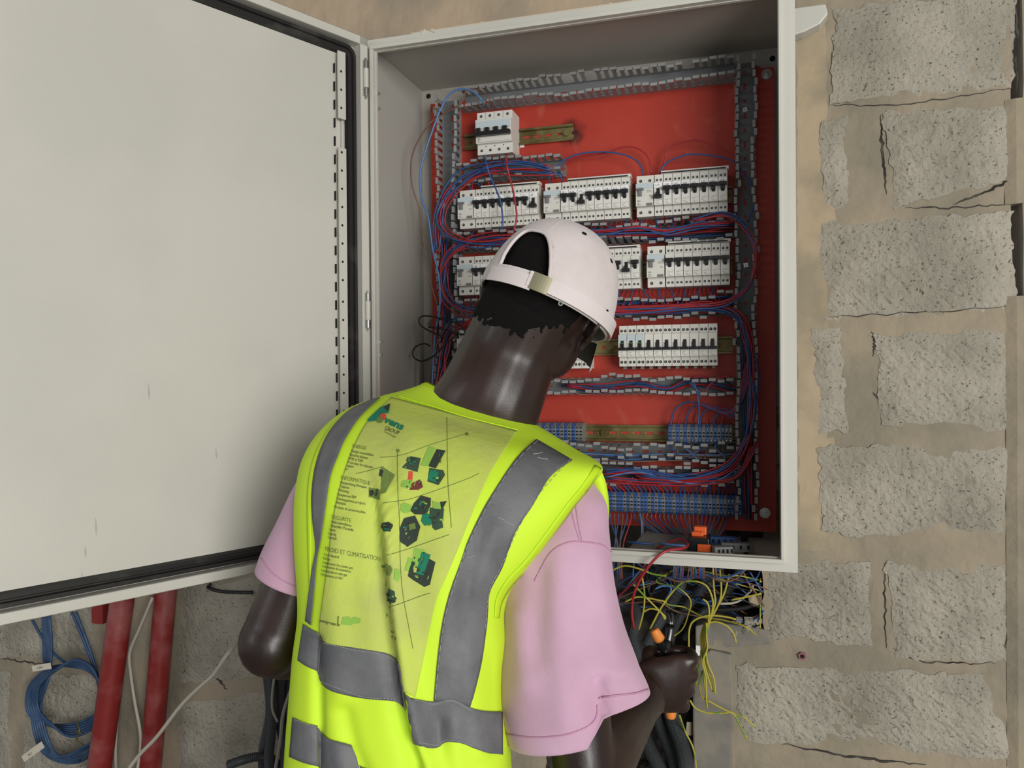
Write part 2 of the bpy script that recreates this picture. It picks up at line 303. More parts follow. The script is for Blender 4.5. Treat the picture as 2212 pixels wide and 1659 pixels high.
# ------------------------------------------------------------------ electrical cabinet
W, H, D = .8, 1.0, .2817; T, PR = .016, .0134
cab = thing('electrical_cabinet', 'open grey steel electrical cabinet with orange-red mounting plate on the block wall', 'electrical cabinet', (0, 0, Z0))
m = MB(); t = .0016; zb, zt = Z0, Z0 + H
m.box(0, t, -D, -.001, zb, zt, 1); m.box(W - t, W, -D, -.001, zb, zt, 1); m.box(0, W, -D, -.001, zt - t, zt, 1)
m.box(0, W, -.0025, -.001, zb + .10, zt, 1); m.box(0, .30, -.0025, -.001, zb, zb + .10, 1)
m.box(0, W, -D, -.22, zb, zb + t, 1); m.box(0, .35, -.22, -.001, zb, zb + t, 1); m.box(.72, W, -.22, -.001, zb, zb + t, 1)
m.build('enclosure_shell', [m_steel, m_inner], cab)
m = MB(); yl = -D - PR; F = .0
for (x0, x1, z0, z1) in ((0, W, 0, T + .006), (0, W, H - T - .006, H), (0, T + .002, T + .006, H - T - .006), (W - T - .012, W, T + .006, H - T - .006)): m.box(x0, x1, -D - .0012, -D + .0003, zb + z0, zb + z1)
m.build('front_flange', m_steel, cab)
m = MB(); L = .0075
for (x0, x1, z0, z1) in ((T, W - T - .006, T, T + L), (T, W - T - .006, H - T - L, H - T), (T, T + L, T + L, H - T - L), (W - T - .006 - .005, W - T - .006, T + L, H - T - L)): m.box(x0, x1, yl, -D + .0003, zb + z0, zb + z1)
for (x0, x1, z0, z1) in ((T + L, W - .025, T + L, T + L + .0015), (T + L, W - .025, H - T - L - .0015, H - T - L), (T + L, T + L + .0015, T, H - T)): m.box(x0, x1, -D - .002, -D + .006, zb + z0, zb + z1)
m.build('rain_lip', m_steel, cab, bevel=.002)
for k, (sx, hz) in enumerate(((0, .895), (0, .865), (0, .405), (0, .38))):
    m = MB(); m.disc((T + L + .004, -D + .004, zb + hz), (0, -1, 0), .0035, 8, 0, .003); m.build('rivet', m_chrome, cab)
m = MB()
for (x, z) in ((.018, .985), (.772, .977)): m.disc((x, -.0035, zb + z), (0, -1, 0), .0058, 14)
m.build('fixing_hole', m_dark, cab)
YP = -.035                                          # face of the mounting plate
m = MB()
m.prism([(.036, .954), (.045, .954), (.740, .955), (.752, .948), (.774, .948), (.774, .02), (.036, .02)], lambda a, c: Vector((a, YP, zb + c)), lambda a, c: Vector((a, YP + .0025, zb + c)))
plate = m.build('mounting_plate', m_red, cab)
for (x, z) in ((.052, .938), (.760, .935), (.752, .058), (.052, .05)):
    m = MB(); m.disc((x, YP, zb + z), (0, -1, 0), .0105, 18, 0, .0015); m.disc((x, YP - .0015, zb + z), (0, -1, 0), .0075, 6, 0, .006); m.disc((x, YP - .0075, zb + z), (0, -1, 0), .004, 10, 0, .009); m.build('plate_bolt', m_chrome, cab)
m = MB(); random.seed(3)                             # plaster crumbs along the top edge
for k in range(26):
    x = random.uniform(.1, .7); s_ = random.uniform(.0015, .0042); c = Vector((x, -D + random.uniform(0, .008), zt)); M = Matrix.Translation(c) @ Matrix.Rotation(random.uniform(0, 3), 4, 'Y') @ Matrix.Rotation(random.uniform(0, 3), 4, 'X')
    m.box(-s_ * 1.8, s_ * 1.8, -s_, s_, -s_ * .6, s_ * .6, 0, M)
m.box(.1, .7, -D, -D + .006, zt, zt + .003)
tag(m.build('plaster_crumbs', mat('dried_plaster', rgb(196, 186, 170), .95), cab), kind='stuff')
m = MB()
m.prism([(.03, 1.01), (.06, 1.022), (.075, 1.04), (.07, 1.06), (0, 1.06), (-.02, 1.0)], lambda a, c: Vector((.80 + a, -.035, zb + c)), lambda a, c: Vector((.80 + a, 0, zb + c)))
tag(m.build('white_bracket', m_steel, bevel=.003), 'white painted bracket end sticking out from the wall at the top right cabinet corner', 'bracket')
# door
TH = 1.1326; hx, hy = .0155, -.300; DD = Vector((-math.cos(TH), -math.sin(TH), 0)); DN = Vector((math.sin(TH), -math.cos(TH), 0))
if DN.y > 0: DN = -DN
def DP(s, z, n=0): return Vector((hx, hy, zb + z)) + DD * s + DN * n
door = bpy.data.objects.new('door', None); COL.objects.link(door); door.parent = cab; door.location = Vector((hx, hy, 0))
def dbox(m, s0, s1, z0, z1, n0, n1, mi=0):
    vs = [DP(s, z, n) for z in (z0, z1) for n in (n0, n1) for s in (s0, s1)]
    m.add(vs, [(0, 2, 3, 1), (4, 5, 7, 6), (0, 1, 5, 4), (2, 6, 7, 3), (0, 4, 6, 2), (1, 3, 7, 5)], mi)
DH = .996; m = MB(); dbox(m, .003, .79, .003, DH - .003, -.024, -.0215)
dbox(m, .05, .75, .042, DH - .042, -.0215, -.016)
m.build('door_panel', m_steel, door)
m = MB()
for (s0, s1, z0, z1) in ((0, .79, 0, .0022), (0, .79, DH - .0022, DH), (0, .0022, 0, DH), (.788, .79, 0, DH)): dbox(m, s0, s1, z0, z1, -.024, 0)
for (s0, s1, z0, z1) in ((0, .79, 0, .017), (0, .79, DH - .017, DH), (0, .019, .0, DH), (.773, .79, 0, DH)): dbox(m, s0, s1, z0, z1, -.0018, 0)
for (s0, s1, z0, z1) in ((.017, .773, .015, .017), (.017, .773, DH - .017, DH - .015), (.017, .019, .015, DH - .015), (.771, .773, .015, DH - .015)): dbox(m, s0, s1, z0, z1, -.02, 0)
m.build('door_rim', m_steel, door, bevel=.0012)
def rrect(o, r, n=5):
    s0, s1, z0, z1 = o, .79 - o, o, DH - o; P = []
    for (cs, cz, a0) in ((s0 + r, z0 + r, PI), (s1 - r, z0 + r, 1.5 * PI), (s1 - r, z1 - r, 0), (s0 + r, z1 - r, .5 * PI)):
        for k in range(n + 1): a = a0 + k / n * PI / 2; P.append((cs + r * math.cos(a), cz + r * math.sin(a)))
    return P
m = MB(); outer, mid, inner = rrect(.019, .02), rrect(.030, .014), rrect(.042, .006)
prof = [(rrect(.019, .022), -.016), (rrect(.021, .021), -.010), (rrect(.027, .017), -.010), (rrect(.0285, .016), -.014), (rrect(.031, .014), -.014), (rrect(.033, .012), -.0095), (rrect(.040, .008), -.0095), (rrect(.043, .006), -.016)]
m.rings([[DP(s, z, n_) for s, z in P] for P, n_ in prof], cap0=False, cap1=False); m.build('gasket', m_gasket, door, smooth=False)
for (z0, z1) in ((.045, .5), (.5, .77), (.825, .952)):
    m = MB(); dbox(m, .052, .0555, z0, z1, -.016, -.001); dbox(m, .0555, .069, z0, z1, -.004, -.001)
    o = m.build('perforated_strip', m_steel, door); z = z0 + .02; h = MB()
    while z < z1 - .008: h.disc(DP(.0625, z, -.0007), DN, .0024, 9); z += .0345
    h.build('strip_holes', m_dark, o)['kind'] = 'stuff'
for (s_, z, l_) in ((.50, .10, .030), (.515, .07, .02), (.52, .035, .016), (.42, .30, .03), (.31, .20, .02)):
    m = MB(); m.add([DP(s_, z, -.0155), DP(s_ + .002, z + l_ * .5, -.0155), DP(s_ + .0005, z + l_, -.0155), DP(s_ - .0012, z + l_ * .4, -.0155)], [(0, 1, 2, 3)]); m.build('paint_mark', m_inner, door)
m = MB(); dbox(m, .052, .0555, .04, DH - .04, -.016, -.010); m.build('stiffener_base', m_steel, door)
m = MB(); zz = .05
while zz < .94:
    dbox(m, .0693, .0700, zz, zz + .018, -.0158, -.010); zz += .0345
m.build('strip_teeth', m_dark, door)['kind'] = 'stuff'
for hz in (.915, .465):
    hg = bpy.data.objects.new('hinge', None); COL.objects.link(hg); hg.parent = cab; c = DP(.008, hz, .004); hg.location = c - cab.location
    for (a, b_, nm) in ((-.034, -.018, 'knuckle'), (.018, .034, 'knuckle'), (-.0185, .0185, 'knuckle')):
        q = MB(); q.tube([c + Vector((0, 0, a)), c + Vector((0, 0, b_))], .0055 if nm == 'knuckle' and abs(a) > .018 or b_ > .03 else .0045, 10, sub=1); q.build('knuckle', m_chrome if abs(a) > .0186 or b_ > .03 else m_steel, hg, smooth=False, bevel=.0008)
    q = MB(); q.tube([c + Vector((0, 0, -.039)), c + Vector((0, 0, .039))], .002, 8, sub=1); q.build('hinge_pin', m_chrome, hg)
# ------------------------------------------------------------------ cable ducts
register(None)
random.seed(11)
YD = -.088
def finger_mesh(name):
    m = MB(); w_ = .0060; d0, d1 = YP - .012, YD      # local: runs along +X, stands towards -Y, origin at the wall foot
    m.box(-w_ * .72, w_ * .72, d0 - d1 + d1 * 0 + YD - d1 - .040 + .0, 0, -.0007, .0007)
    return m
fm = MB(); fm.box(-.0042, .0042, -.030, 0, -.0007, .0007); fm.box(-.0066, .0066, -.0405, -.030, -.0007, .0007); fm.box(-.0066, .0066, -.0415, -.0400, -.0048, .0010)
fmesh = bpy.data.meshes.new('finger'); fmesh.from_pydata([tuple(v) for v in fm.v], [], fm.f); fmesh.materials.append(m_ductl)
def duct(label, p0, p1, width, horizontal, gaps=(), slots=True, bend=.05):
    # p0,p1: centre line ends (x,z) ; fingers along both walls
    if horizontal: base = Vector((min(p0[0], p1[0]), YP, Z0 + p0[1])); L_ = abs(p1[0] - p0[0])
    else: base = Vector((p0[0], YP, Z0 + min(p0[1], p1[1]))); L_ = abs(p1[1] - p0[1])
    root = thing('cable_duct', label, 'cable duct', base, 'slotted grey cable ducts of the cabinet')
    def P(u, v, y): return base + (Vector((u, y, v)) if horizontal else Vector((v, y, u)))
    def bx_(m, u0, u1, v0, v1, y0, y1):
        a, b_ = P(u0, v0, y0), P(u1, v1, y1); m.box(min(a.x, b_.x), max(a.x, b_.x), min(a.y, b_.y), max(a.y, b_.y), min(a.z, b_.z), max(a.z, b_.z))
    m = MB(); h = width / 2; sw = .0026
    bx_(m, 0, L_, -h, -sw, -.002, 0); bx_(m, 0, L_, sw, h, -.002, 0); u = 0; k = 0
    while u < L_:
        g = .012 if k % 2 else .006; e = min(L_, u + .020); bx_(m, u, e, -sw, sw, -.002, 0); u = e + g; k += 1
    m.build('base', m_duct, root)
    for sgn in (-1, 1):
        m = MB(); bx_(m, 0, L_, sgn * h - .0007, sgn * h + .0007, -.012, 0); m.build('side_wall', m_ductl, root)
        n = int(L_ / .0162); last = 0
        for i in range(n):
            u = (i + .5) * L_ / n
            if any(a < u / L_ < b_ for a, b_ in gaps) or random.random() < .03: continue
            o = bpy.data.objects.new('finger', fmesh); COL.objects.link(o); o.parent = root
            last = last * .75 + random.gauss(0, bend); tilt = last + random.gauss(0, bend * .5); tilt = max(-.3, min(.3, tilt)) * (1 if random.random() > .03 else 1.6)
            M = Matrix.Translation(P(u, sgn * h, -.012) - base)
            if horizontal: M = M @ Matrix.Rotation(tilt, 4, 'X') @ Matrix.Scale(sgn, 4, Vector((0, 0, 1))) if 0 else M @ Matrix.Rotation((PI if sgn < 0 else 0), 4, 'Y') @ Matrix.Rotation(tilt, 4, 'X')
            else: M = M @ Matrix.Rotation(PI / 2 * sgn + (0), 4, 'Y') @ Matrix.Rotation(tilt, 4, 'X')
            o.matrix_local = M
    return root
duct('top horizontal cable duct running under the cabinet roof', (.12, .943), (.70, .941), .036, True, bend=.04)
duct('tall vertical cable duct at the left edge of the red plate', (.090, .05), (.090, .955), .040, False)
duct('tall vertical cable duct at the right edge of the red plate', (.718, .05), (.718, .962), .038, False)
for zz in (.868, .556):
    m = MB(); c = Vector((.718, YP - .002, Z0 + zz)); m.disc(c, (0, -1, 0), .0045, 12, 0, .0015)
    for a_ in (.6, .6 + PI / 2): Mx = Matrix.Translation(c + Vector((0, -.0018, 0))) @ Matrix.Rotation(a_, 4, 'Y'); m.box(-.006, .006, -.0004, 0, -.0009, .0009, 0, Mx)
    tag(m.build('screw', m_chrome), 'zinc cross-head screw in the right vertical duct, %s one' % ('upper' if zz > .7 else 'lower'), 'screw')
duct('short cable duct under the four-pole breaker', (.115, .781), (.350, .778), .036, True, bend=.09)
duct('cable duct between the first and second rows of breakers', (.115, .629), (.695, .628), .036, True, bend=.08)
duct('cable duct between the second and third rows of breakers', (.115, .474), (.695, .473), .036, True, bend=.08)
duct('sparsely wired cable duct under the third breaker row', (.115, .314), (.695, .315), .034, True, bend=.06)
duct('cable duct under the upper terminal strip', (.115, .177), (.695, .177), .034, True, bend=.14)
duct('lowest cable duct above the long blue terminal strip', (.115, .132), (.695, .130), .028, True, bend=.12)
# ------------------------------------------------------------------ DIN rails
def rail(label, x0, x1, z, screws=()):
    base = Vector((x0, YP, Z0 + z - .0175)); root = thing('mounting_rail', label, 'mounting rail', base, 'zinc mounting rails on the red plate')
    m = MB(); z_ = Z0 + z; y0, y1 = YP, YP - .0075
    for s_ in (-1, 1):
        a, b_ = sorted((z_ + s_ * .0135, z_ + s_ * .0175)); m.box(x0, x1, y1 - .001, y1, a, b_)
        a, b_ = sorted((z_ + s_ * .0125, z_ + s_ * .0135)); m.box(x0, x1, y1, y0, a, b_)
        a, b_ = sorted((z_ + s_ * .0027, z_ + s_ * .0125)); m.box(x0, x1, y0 - .0012, y0, a, b_)
    x = x0
    while x < x1: e = min(x1, x + .011); m.box(x, e, y0 - .0012, y0, z_ - .0027, z_ + .0027); x = e + .014
    m.build('rail_profile', m_zinc, root, bevel=.0004)
    for sx in screws:
        m = MB(); c = Vector((sx, y0 - .0012, z_)); m.disc(c, (0, -1, 0), .011, 16, 0, .001); m.disc(c + Vector((0, -.001, 0)), (0, -1, 0), .0075, 6, 0, .005); m.build('rail_screw', m_zinc, root)
    return root
rail('short mounting rail of the four-pole breaker', .118, .366, .857, (.148, .352))
rail('mounting rail behind the first breaker row', .112, .693, .699)
rail('mounting rail behind the second breaker row', .112, .693, .555)
rail('mounting rail behind the third breaker row', .112, .693, .396, (.442, .678))
rail('mounting rail carrying the two upper terminal strips', .280, .700, .215, (.428,))
rail('mounting rail behind the lowest terminal strip', .26, .71, .074)
m = MB(); random.seed(5)                            # burnt smudge round the rail screw: soot on the plate
# ------------------------------------------------------------------ breakers
def holes(m, xs, zs, y, r):
    for x in xs:
        for z in zs: m.disc((x, y, z), (0, -1, 0), r, 9, 0, .0004); m.disc((x - r * .15, y - .0006, z + r * .1), (0, -1, 0), r * .55, 6, 1, .0002)
def put_text(m, txt, x, z, y, h, mi=0, bold=.0):
    vs, fs = text_shape(txt, bold); m.add([Vector((x + v.x * h * 1.35, y, z + v.y * h * 1.35)) for v in vs], fs, mi)
BY = YP - .0015
def breaker_body(wd, nose_top=.0215, h=.0415):
    m = MB(); g = .0004
    poly = [(0, -h), (-.046, -h), (-.046, -.0225), (-.060, -.0225), (-.060, .0225), (-.046, .0225), (-.046, h), (0, h), (0, .0175), (-.004, .0175), (-.004, -.0175), (0, -.0175)]
    m.prism(poly, lambda a, c: Vector((g, BY + a - .0, c)), lambda a, c: Vector((wd - g, BY + a, c))); return m
def make_breaker(txt, state, style=1, root=None):
    # style 1: narrow breaker, black T toggle; 2: third row breaker with wide low toggle
    wd = .0177; t = root or thing('circuit_breaker', 'x', 'circuit breaker', (0, 0, 0))
    breaker_body(wd).build('housing', m_white, t, world=False)
    m = MB(); m.box(.0008, wd - .0008, BY - .0606, BY - .060, -.0215, -.0065); 
    if style == 1: m.box(.0008, wd - .0008, BY - .0606, BY - .060, -.0065, .008)
    m.build('front_plate', m_white2, t, world=False)
    m = MB(); holes(m, (.0050, .0127), (.031, -.033), BY - .046, .0024 if style == 1 else .0030); m.build('terminal_screws', [m_dark, m_toggle_grey], t, world=False)['kind'] = 'stuff'
    m = MB(); z_ = .003
    m.box(.0055, .0122, BY - .0615, BY - .060, z_ - .007, z_ + .008)
    up = 1 if state else -1
    if style == 1:
        zc = .0095 if state else -.0065
        m.box(.0048, .0129, BY - .067, BY - .060, min(z_, zc) - .004, max(z_, zc)); m.box(.0010, .0167, BY - .071, BY - .062, zc - .0036, zc + .0036)
    else:
        m.box(.0052, .0125, BY - .064, BY - .060, -.005, .006); m.box(.0003, .0174, BY - .070, BY - .060, -.0095, -.0040)
    m.build('toggle', m_black, t, world=False, bevel=.0006)
    m = MB()
    if style == 1: put_text(m, 'C16', .0035, -.0145, BY - .0608, .0028); put_text(m, '6000', .0035, -.0185, BY - .0608, .0016); put_text(m, 'C10 230V', .0105, -.0125, BY - .0608, .0011)
    else: put_text(m, 'C16', .0035, -.0145, BY - .0608, .0024); put_text(m, '6000', .0035, -.0180, BY - .0608, .0015)
    put_text(m, 'legrand', .0065, -.0208, BY - .0608, .0015)
    m.build('printed_marking', m_print, t, world=False)
    return t
def label_part(t, txt):
    m = MB(); m.box(.0006, .0171, BY - .0612, BY - .060, .0135, .0222); m.build('label_strip', m_paper, t, world=False)
    if txt: m = MB(); put_text(m, txt, .0035, .0155, BY - .0614, .0038, bold=.01); m.build('label_text', m_black, t, world=False)
def make_rcd():
    wd = .0354; t = thing('residual_current_switch', 'x', 'residual current switch', (0, 0, 0))
    breaker_body(wd).build('housing', m_white, t, world=False)
    m = MB(); holes(m, (.0085, .0268), (.031, -.033), BY - .046, .0031); m.build('terminal_screws', [m_dark, m_toggle_grey], t, world=False)['kind'] = 'stuff'
    m = MB(); m.box(.0008, wd - .0008, BY - .0612, BY - .060, .0120, .0222); m.build('label_strip', m_label, t, world=False)
    m = MB(); m.box(.0025, .0165, BY - .068, BY - .060, .0085, .0125); m.box(.0060, .0130, BY - .066, BY - .060, -.003, .0085); m.build('toggle', m_toggle_grey, t, world=False, bevel=.0008)
    m = MB(); m.box(.0225, .0335, BY - .0625, BY - .060, -.0222, -.0175); m.build('test_button', m_toggle_grey, t, world=False)
    m = MB(); put_text(m, '40A', .003, -.0135, BY - .0604, .0030); put_text(m, '30mA', .0225, .0065, BY - .0604, .0024); put_text(m, 'AC', .027, -.004, BY - .0604, .003); put_text(m, 'legrand', .003, -.0205, BY - .0604, .002); put_text(m, '230V', .003, -.0175, BY - .0604, .0018)
    m.box(.0215, .034, BY - .0602, BY - .060, .0045, .0049); m.build('printed_marking', m_print, t, world=False)
    return t
protoB = {(1, 1): make_breaker('', 1), (1, 0): make_breaker('', 0), (2, 0): make_breaker('', 0, 2)}
protoR = make_rcd(); register(None)
used = set()
def place(proto, x, z, label, group):
    if proto.name in used: o = copyof(proto)
    else: o = proto; used.add(proto.name)
    o.location = (x, 0, Z0 + z); o['label'] = label; o['group'] = group; return o
ORD = ['first', 'second', 'third', 'fourth', 'fifth', 'sixth', 'seventh', 'eighth', 'ninth', 'tenth', 'eleventh']
labs = {1: '', }
ZR1, ZR2, ZR3 = .699, .555, .396
P_ = .01775
def busbar(x0, x1, z, lab):
    t = thing('comb_busbar', lab, 'busbar', (x0, 0, Z0 + z), 'busbars above the breaker groups')
    m = MB(); m.box(x0, x1, BY - .050, BY - .030, Z0 + z + .0415, Z0 + z + .0475); m.build('insulation', m_white, t)
    m = MB(); m.box(x0 + .001, x1 - .006, BY - .052, BY - .0505, Z0 + z + .0420, Z0 + z + .0445); m.build('edge_groove', m_black, t)
for gi, (xr, first, downs) in enumerate(((.1225, 1, (8,)), (.3140, 9, (11,)), (.5060, 17, (17,)))):
    where = ('left', 'middle', 'right')[gi]
    place(protoR, xr, ZR1, 'two-pole residual current switch at the start of the %s group of the top breaker row' % where, 'residual current switches')
    for k in range(8):
        n_ = first + k; st_ = 0 if n_ in downs else 1
        o = place(protoB[(1, st_)], xr + .0357 + k * P_ + (.0005 if gi == 2 and k == 0 else .001), ZR1, 'narrow white circuit breaker labelled L%d in the top breaker row, toggle %s' % (n_, 'up' if st_ else 'down'), 'breakers of the top row')
        label_part(o, 'L%d' % n_)
    busbar(xr + .050, xr + .181, ZR1, 'white busbar along the top of the %s group of the top breaker row' % where)
# second row
place(protoR, .1195, ZR2, 'residual current switch at the far left of the second breaker row', 'residual current switches')
for k in range(7):
    o = place(protoB[(1, 1)], .1555 + k * P_, ZR2, 'circuit breaker %s from the left switch in the second breaker row' % ORD[k], 'breakers of the second row'); label_part(o, '' if k else 'L25')
place(protoR, .335, ZR2, 'residual current switch behind the cap in the second breaker row', 'residual current switches')
for k in range(8):
    st_ = 0 if k == 6 else 1
    o = place(protoB[(1, st_)], .371 + k * P_, ZR2, 'circuit breaker %s in the middle group of the second row, toggle %s' % (ORD[k], 'up' if st_ else 'down'), 'breakers of the second row')
busbar(.371 + .006, .371 + .1415, ZR2 - .001, 'white busbar along the top of the middle group of the second row')
place(protoR, .5270, ZR2, 'residual current switch starting the right group of the second breaker row', 'residual current switches')
for k in range(7):
    o = place(protoB[(1, 1)], .5640 + k * P_, ZR2, 'unlabelled circuit breaker %s in the right group of the second row' % ORD[k], 'breakers of the second row')
busbar(.569, .690, ZR2 + .001, 'white busbar along the top of the right group of the second row')
# third row
for k in range(3):
    place(protoB[(2, 0)], .118 + k * P_, ZR3, 'circuit breaker %s from the left edge of the third row, beside the neck' % ORD[k], 'breakers of the third row')
for k in range(4):
    place(protoB[(2, 0)], .408 - .0177 - k * P_, ZR3 - .003, 'circuit breaker %s leftward from the gap in the third row, by the jaw' % ORD[k], 'breakers of the third row')
for k in range(11):
    o = place(protoB[(2, 0)], .4685 + k * P_, ZR3, 'white circuit breaker %s from the left in the eleven-breaker group' % ORD[k], 'breakers of the third row')
    if k < 3:
        m = MB(); m.box(.0008, .0168, BY - .0615, BY - .060, .0100, .0222); m.build('label_holder', m_label, o, world=False)
        m = MB(); m.box(.0058, .0119, BY - .0645, BY - .060, .0045, .0062); m.build('green_flag', m_green, o, world=False)
    m = MB(); m.box(.006, .0125, BY - .030, BY - .012, -.047, -.0415); m.build('din_clip', m_toggle_grey, o, world=False)
# four-pole main breaker
t = thing('main_breaker', 'large four-pole breaker alone at the top left of the plate', 'circuit breaker', (.1665, 0, Z0 + .857))
t.location = (0, 0, 0); wd = .0790
m = MB(); poly = [(0, -.045), (-.052, -.045), (-.052, -.0235), (-.062, -.0235), (-.066, .0235), (-.066, .026), (-.054, .026), (-.054, .045), (0, .045)]
m.prism(poly, lambda a, c: Vector((0, BY + a, c)), lambda a, c: Vector((wd, BY + a, c))); m.build('housing', m_white, t, world=False, bevel=.0006)
m = MB(); m.box(.001, wd - .001, BY - .0668, BY - .064, .0065, .0225); m.build('label_strip', m_label, t, world=False)
m = MB(); m.box(-.0005, wd - .0005, BY - .0755, BY - .064, -.0105, -.0015)
for k in range(4): m.box(.003 + k * .0197, .0125 + k * .0197, BY - .0715, BY - .064, -.0085, .0075)
m.build('toggle', m_black, t, world=False, bevel=.0006)
m = MB(); holes(m, [.0095 + .0197 * k for k in range(4)], (.037,), BY - .0541, .0030); holes(m, [.0095 + .0197 * k for k in range(4)], (-.036,), BY - .0521, .0030)
for k in range(3): m.disc((.0195 + .0197 * k, BY - .0521, -.0275), (0, -1, 0), .0012, 8, 0, .0003)
m.build('terminal_screws', [m_dark, m_toggle_grey], t, world=False)['kind'] = 'stuff'
m = MB(); put_text(m, 'C63', .004, -.0155, BY - .0640, .0030); put_text(m, '400V', .004, -.0190, BY - .0637, .0020); m.box(.004, .074, BY - .0628, BY - .0625, -.0212, -.0208); m.build('printed_marking', m_print, t, world=False)
for k in range(3): m = MB(); m.box(.0196 + k * .0197 - .0002, .0196 + k * .0197 + .0002, BY - .0545, BY - .05, .026, .045); m.build('pole_joint', m_toggle_grey, t, world=False)
t.location = (.1665, 0, Z0 + .857)
m = MB(); p = U(1128, 314, YP); m.box(p.x - .005, p.x + .005, YP - .0006, YP, p.z - .0045, p.z + .0045, 0)
o = m.build('paper_scrap', m_paper); tag(o, 'tiny white square sticker on the red plate below the short rail', 'sticker')
# ------------------------------------------------------------------ terminal blocks
def terminal(mt, x, z, wd, h, label, group, proto={}):
    key = (mt.name, round(wd, 5), h)
    if key not in proto:
        t = thing('terminal_block', label, 'terminal block', (0, 0, 0), group)
        m = MB(); poly = [(0, -h / 2), (-.030, -h / 2), (-.040, -h * .36), (-.042, -h * .1), (-.042, h * .1), (-.040, h * .36), (-.030, h / 2), (0, h / 2)]
        m.prism(poly, lambda a, c: Vector((.0003, YP + a, c)), lambda a, c: Vector((wd - .0003, YP + a, c))); m.build('housing', mt, t, world=False)
        m = MB(); 
        for s_ in (-1, 1):
            m.disc((wd / 2, YP - .0412, s_ * h * .28), (0, -1, 0), wd * .30, 8, 0, .0006); m.disc((wd / 2, YP - .0420, s_ * h * .28), (0, -1, 0), wd * .17, 6, 1, .0003)
            m.box(wd * .22, wd * .80, YP - .0427, YP - .0415, s_ * h * .08 - .0016, s_ * h * .08 + .0016, 0)
        m.build('clamp_openings', [m_dark, m_chrome], t, world=False)['kind'] = 'stuff'; proto[key] = t; register(None); o = t
    else: o = copyof(proto[key])
    o.location = (x, 0, Z0 + z); o['label'] = label; o['group'] = group
    return o
ONES = 'first second third fourth fifth sixth seventh eighth ninth tenth eleventh twelfth thirteenth fourteenth fifteenth sixteenth seventeenth eighteenth nineteenth'.split()
def ordw(n): return ONES[n - 1] if n < 20 else ('twentieth' if n == 20 else 'thirtieth' if n == 30 else ('twenty-' if n < 30 else 'thirty-') + ONES[n % 10 - 1])
def strip(x0, x1, n, z, h, pat, where, group):
    wd = (x1 - x0) / n
    for k in range(n):
        c = pat[k % len(pat)]
        terminal(m_tb if c == 'b' else m_tg, x0 + k * wd, z, wd, h, '%s terminal block, %s from the left of the %s' % ('blue' if c == 'b' else 'grey', ordw(k + 1), where), group)
strip(.284, .390, 13, .2165, .040, 'ggbgbgbgbgbgg', 'short upper left terminal strip', 'terminals of the upper left strip')
strip(.566, .691, 17, .2165, .040, 'bgbgbgbgbgbgbgbgg', 'upper right terminal strip', 'terminals of the upper right strip')
strip(.270, .445, 22, .074, .042, 'bgbbgb', 'lowest strip behind the sleeve', 'terminals of the lowest strip')
strip(.445, .708, 37, .074, .042, 'bgbbgbgbgbbgbgbgb', 'visible lowest terminal strip', 'terminals of the lowest strip')
# ------------------------------------------------------------------ wires
STUFF = MB(); SCOL = list(WC)
def wire(pts, col, r=.0016, label=None, group=None, n=6, sub=5, name='wire', cat='wire', mt=None, corr=0, stuff=False):
    if stuff: STUFF.tube(pts, r, 5, SCOL.index(col), sub=sub); return
    m = MB(); m.tube(pts, r, n, sub=sub, corr=corr); o = m.build(name, mt or WC[col], smooth=True)
    tag(o, label, cat, group); return o
CN = {'red': 'red', 'blue': 'blue', 'lblue': 'light blue', 'brown': 'brown', 'black': 'black', 'yellow': 'yellow-green', 'grey': 'grey', 'white': 'white', 'dred': 'dark red'}
def bundle(path, n, spread, cols, where, group, r=.0017, y=-.075, ys=.012, endj=None):
    deep = y > -.07
    P = [U(p[0], p[1], p[2] if len(p) > 2 else y) for p in path]
    for k in range(n):
        c = cols[k % len(cols)]; ph = random.uniform(0, 50); a = random.uniform(-1, 1); yy = random.uniform(-1, 1); Q = []
        for i, p in enumerate(P):
            s_ = spread * (a * .65 + noise.noise((ph, i * .55, 0)) * 1.1); tdir = (P[min(i + 1, len(P) - 1)] - P[max(i - 1, 0)]).normalized(); nn = Vector((-tdir.z, 0, tdir.x))
            Q.append(p + nn * s_ + Vector((0, ys * (yy * .6 + noise.noise((ph, i * .6, 9)) * .9), 0)) + (tdir * random.uniform(-1, 1) * (endj or .01) if i in (0, len(P) - 1) else Vector((0, 0, 0))))
        wire(Q, c, r, '%s wire %s' % (CN[c], where), CN[c] + ' ' + group, stuff=deep)
random.seed(21)
RB = ['red', 'blue', 'red', 'blue', 'blue', 'red']
bundle([(1185, 358), (1130, 350), (1060, 356), (1000, 378), (962, 420), (944, 480), (946, 540), (975, 512), (1060, 512)][:7], 6, .013, RB, 'curving from the short duct down into the left duct', 'wires turning into the left duct', y=-.094)
bundle([(1200, 372), (1120, 365), (1050, 372), (1000, 400), (965, 440), (955, 480), (975, 510), (1030, 525), (1110, 520)], 6, .012, RB, 'looping around the left end of the top breaker row', 'wires looping round the top row', y=-.097)
bundle([(1180, 508), (1060, 515), (1000, 530), (965, 560), (950, 600), (962, 645), (1000, 672), (1080, 682)], 7, .013, RB, 'looping around the left end of the second breaker row', 'wires looping round the second row', y=-.095)
bundle([(1100, 690), (1020, 690), (975, 712), (955, 760), (948, 820), (945, 880), (948, 940)], 8, .014, RB, 'running down the lower left duct', 'wires of the lower left duct', y=-.088)
bundle([(962, 520), (958, 620), (955, 700), (958, 800), (955, 900), (960, 1050)], 12, .015, RB, 'inside the left vertical duct', 'wires inside the left duct', y=-.062)
